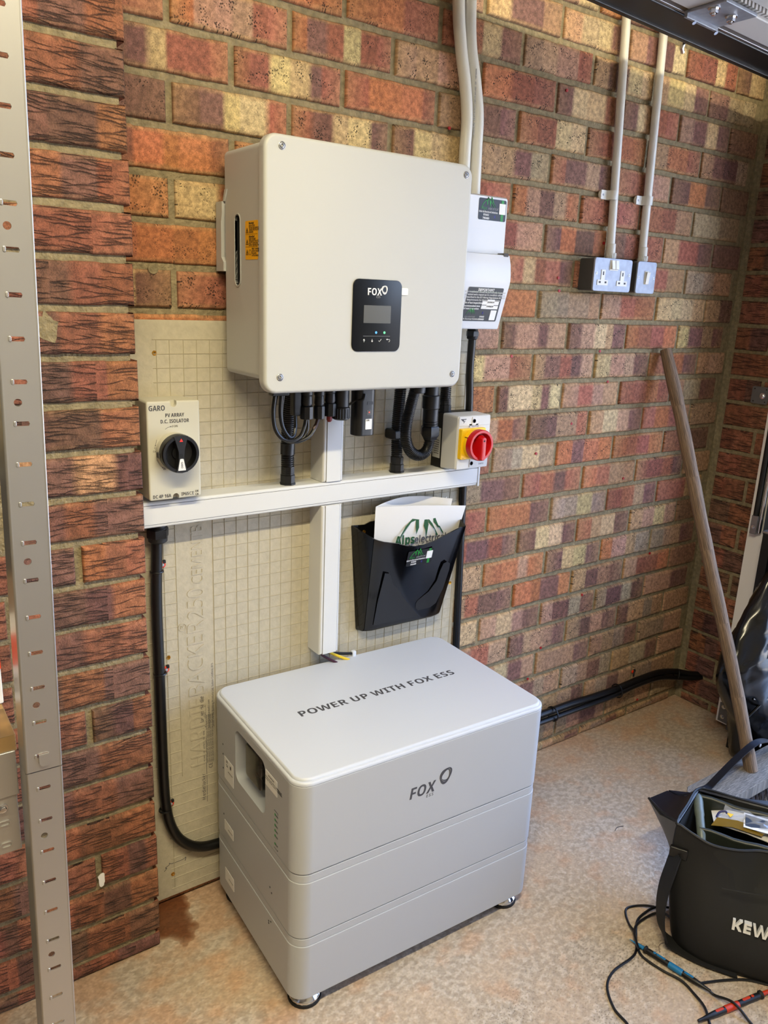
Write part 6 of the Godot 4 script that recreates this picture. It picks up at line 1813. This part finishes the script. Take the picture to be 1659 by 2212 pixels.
# ------------------------------------------------------------------ slotted shelving on the left
func shelving() -> void:
	var t := thing("shelf_post", "slotted galvanised shelving post in the left foreground", "post", Vector3(-0.7337, 0.0, 0.60))
	t.rotation.z = -0.0195
	var gm := mat(Color(0.70, 0.695, 0.69), 0.36, 0.85)
	var W := 0.0165
	var y := 0.02
	var feats := []
	for k in range(-24, 27): feats.append([1.026 - 0.0388 * k, 0])
	for k in range(-6, 7): feats.append([1.007 - 0.1552 * k, 1])
	feats.sort_custom(func(a, b): return a[0] < b[0])
	for piece in 2:
		var y0 := 0.0 if piece == 0 else 0.776; var y1 := 0.775 if piece == 0 else 1.95
		var m := M.new()
		m.ang = 30.0
		var cur := y0
		for side in 2:
			cur = y0
			var z := 0.0 if side == 0 else -0.0014
			for fq in feats:
				var fy: float = fq[0]
				var hh := 0.0045 if fq[1] == 0 else 0.006
				if fy - hh < y0 + 0.001 or fy + hh > y1 - 0.001: continue
				if cur < fy - hh: m.quad(Vector3(-W, cur, z), Vector3(W, cur, z), Vector3(W, fy - hh, z), Vector3(-W, fy - hh, z))
				cur = fy + hh
				var outer := PackedVector2Array(); var inner := PackedVector2Array()
				for i in 16:
					var a := TAU * i / 16
					var d := Vector2(cos(a), sin(a))
					var k := minf(W / maxf(absf(d.x), 0.001), hh / maxf(absf(d.y), 0.001))
					outer.append(d * k + Vector2(0, fy))
					if fq[1] == 0:
						var k2 := minf(0.0064 / maxf(absf(d.x), 0.001), 0.0022 / maxf(absf(d.y), 0.001))
						inner.append(d * k2 + Vector2(-0.001, fy))
					else: inner.append(d * 0.0036 + Vector2(-0.004, fy))
				for c in [Vector2(W, hh), Vector2(-W, hh), Vector2(-W, -hh), Vector2(W, -hh)]:   # square the corners
					var best := 0
					for i in 16:
						if (outer[i] - Vector2(0, fy) - c).length() < (outer[best] - Vector2(0, fy) - c).length(): best = i
					outer[best] = c + Vector2(0, fy)
				for i in 16:
					var j := (i + 1) % 16
					m.quad(Vector3(outer[i].x, outer[i].y, z), Vector3(outer[j].x, outer[j].y, z), Vector3(inner[j].x, inner[j].y, z), Vector3(inner[i].x, inner[i].y, z))
					if side == 0: m.quad(Vector3(inner[i].x, inner[i].y, 0), Vector3(inner[j].x, inner[j].y, 0), Vector3(inner[j].x, inner[j].y, -0.0014), Vector3(inner[i].x, inner[i].y, -0.0014))
			if cur < y1: m.quad(Vector3(-W, cur, z), Vector3(W, cur, z), Vector3(W, y1, z), Vector3(-W, y1, z))
		part(t, "front_flange", m, gm, "", true)
		m = M.new()
		m.tube([Vector3(W, y0, -0.0010), Vector3(W, y1, -0.0010)], 0.0014, 8)
		part(t, "hem", m, gm, "", true)
		m = M.new()
		m.box(Vector3(-W - 0.0018, y0, -0.033), Vector3(-W - 0.0004, y1, -0.002))
		part(t, "side_flange", m, gm, "", true)
		m = M.new().tube([Vector3(-W + 0.0008, y0, -0.0026), Vector3(-W + 0.0008, y1, -0.0026)], 0.0027, 10)
		part(t, "corner_bend", m, gm, "", true)
	for fq in feats:      # pressed lip at the left end of every slot
		if fq[1] == 0 and fq[0] > 0.3 and fq[0] < 1.6:
			part(t, "slot_lip", M.new().at(Vector3(-0.0076, fq[0], -0.0004)).slab(0.0028, 0.0052, 0.0012, 0.0014, 0.0006), gm, "", true)
	part(t, "beam_tab", M.new().at(Vector3(0.0, 0.793 - 0.006, 0.0)).prism(PackedVector2Array([Vector2(-0.005, 0.008), Vector2(0.005, 0.008), Vector2(0.005, -0.002), Vector2(0.003, -0.006), Vector2(-0.003, -0.006), Vector2(-0.005, -0.002)]), 0, 0.002), gm, "", true)

	t = thing("shelf", "chipboard shelf on a grey steel beam behind the slotted post", "shelf", Vector3(-0.9, 0.72, 0.45))
	part(t, "board", M.new().box(Vector3(-1.3, 0.786, 0.17), Vector3(-0.738, 0.806, 0.565), 0.001), A.chip)
	part(t, "beam", M.new().box(Vector3(-1.3, 0.735, 0.562), Vector3(-0.74, 0.788, 0.568), 0.001), gm, "grey steel beam")
	part(t, "beam_plate", M.new().box(Vector3(-0.80, 0.665, 0.560), Vector3(-0.742, 0.735, 0.566), 0.001), gm)
	hexbolt(t, Vector3(-0.757, 0.722, 0.566), Basis(), 0.0035)
	for yy in [0.703, 0.676]:
		part(t, "plate_slot", M.new().at(Vector3(-0.757, yy, 0.5661)).ringpoly(M.rr(0.013, 0.0065, 0.003), M.rr(0.0095, 0.004, 0.002), 0, 0.001), gm)
	t = thing("cardboard_carton", "plain brown cardboard carton at the back of the left shelf", "carton", Vector3(-0.85, 0.806, 0.3))
	part(t, "walls", M.new().box(Vector3(-0.99, 0.807, 0.20), Vector3(-0.735, 0.93, 0.42), 0.002), mat(Color(0.45, 0.33, 0.2), 0.8))
	part(t, "flap", M.new().box(Vector3(-0.985, 0.93, 0.205), Vector3(-0.74, 0.9325, 0.305), 0.0005), mat(Color(0.47, 0.35, 0.22), 0.8))
	t = thing("tool_case", "black rounded case on the brown carton on the left shelf", "case", Vector3(-0.85, 0.933, 0.33))
	part(t, "body", M.new().at(Vector3(-0.86, 0.934, 0.33), Basis(Vector3.RIGHT, -PI / 2)).slab(0.25, 0.16, 0.13, 0.03, 0.012, 0.006), A.black)
	part(t, "latch", M.new().box(Vector3(-0.775, 0.99, 0.408), Vector3(-0.755, 1.02, 0.415), 0.002), A.rubber)
	t = thing("packet_box", "orange and white retail box with a barcode on the left shelf", "box", Vector3(-0.78, 0.807, 0.5))
	var b := Basis(Vector3.BACK, 0.0) * Basis(Vector3.UP, 0.15)
	var pc := Vector3(-0.795, 0.807, 0.47)
	part(t, "carton", M.new().at(pc + Vector3(0, 0.042, 0), b).box(Vector3(-0.055, -0.042, -0.03), Vector3(0.055, 0.042, 0.03), 0.001), A.paper)
	part(t, "orange_panel", M.new().at(pc + b * Vector3(0, 0.067, 0.0302), b).prism(PackedVector2Array([Vector2(-0.055, -0.012), Vector2(0.055, -0.024), Vector2(0.055, 0.017), Vector2(-0.055, 0.017)]), 0, 0.0004), mat(Color(0.85, 0.22, 0.03), 0.5), "orange band")
	var bars := M.new()
	var ri := RandomNumberGenerator.new(); ri.seed = 9
	var x := 0.012
	while x < 0.050:
		var w := ri.randf_range(0.0004, 0.0013)
		bars.at(pc + b * Vector3(x, 0.024, 0.0302), b).box(Vector3(0, -0.013, 0), Vector3(w, 0.010, 0.0003))
		x += w + ri.randf_range(0.0005, 0.0012)
	part(t, "barcode", bars, A.inkblack)
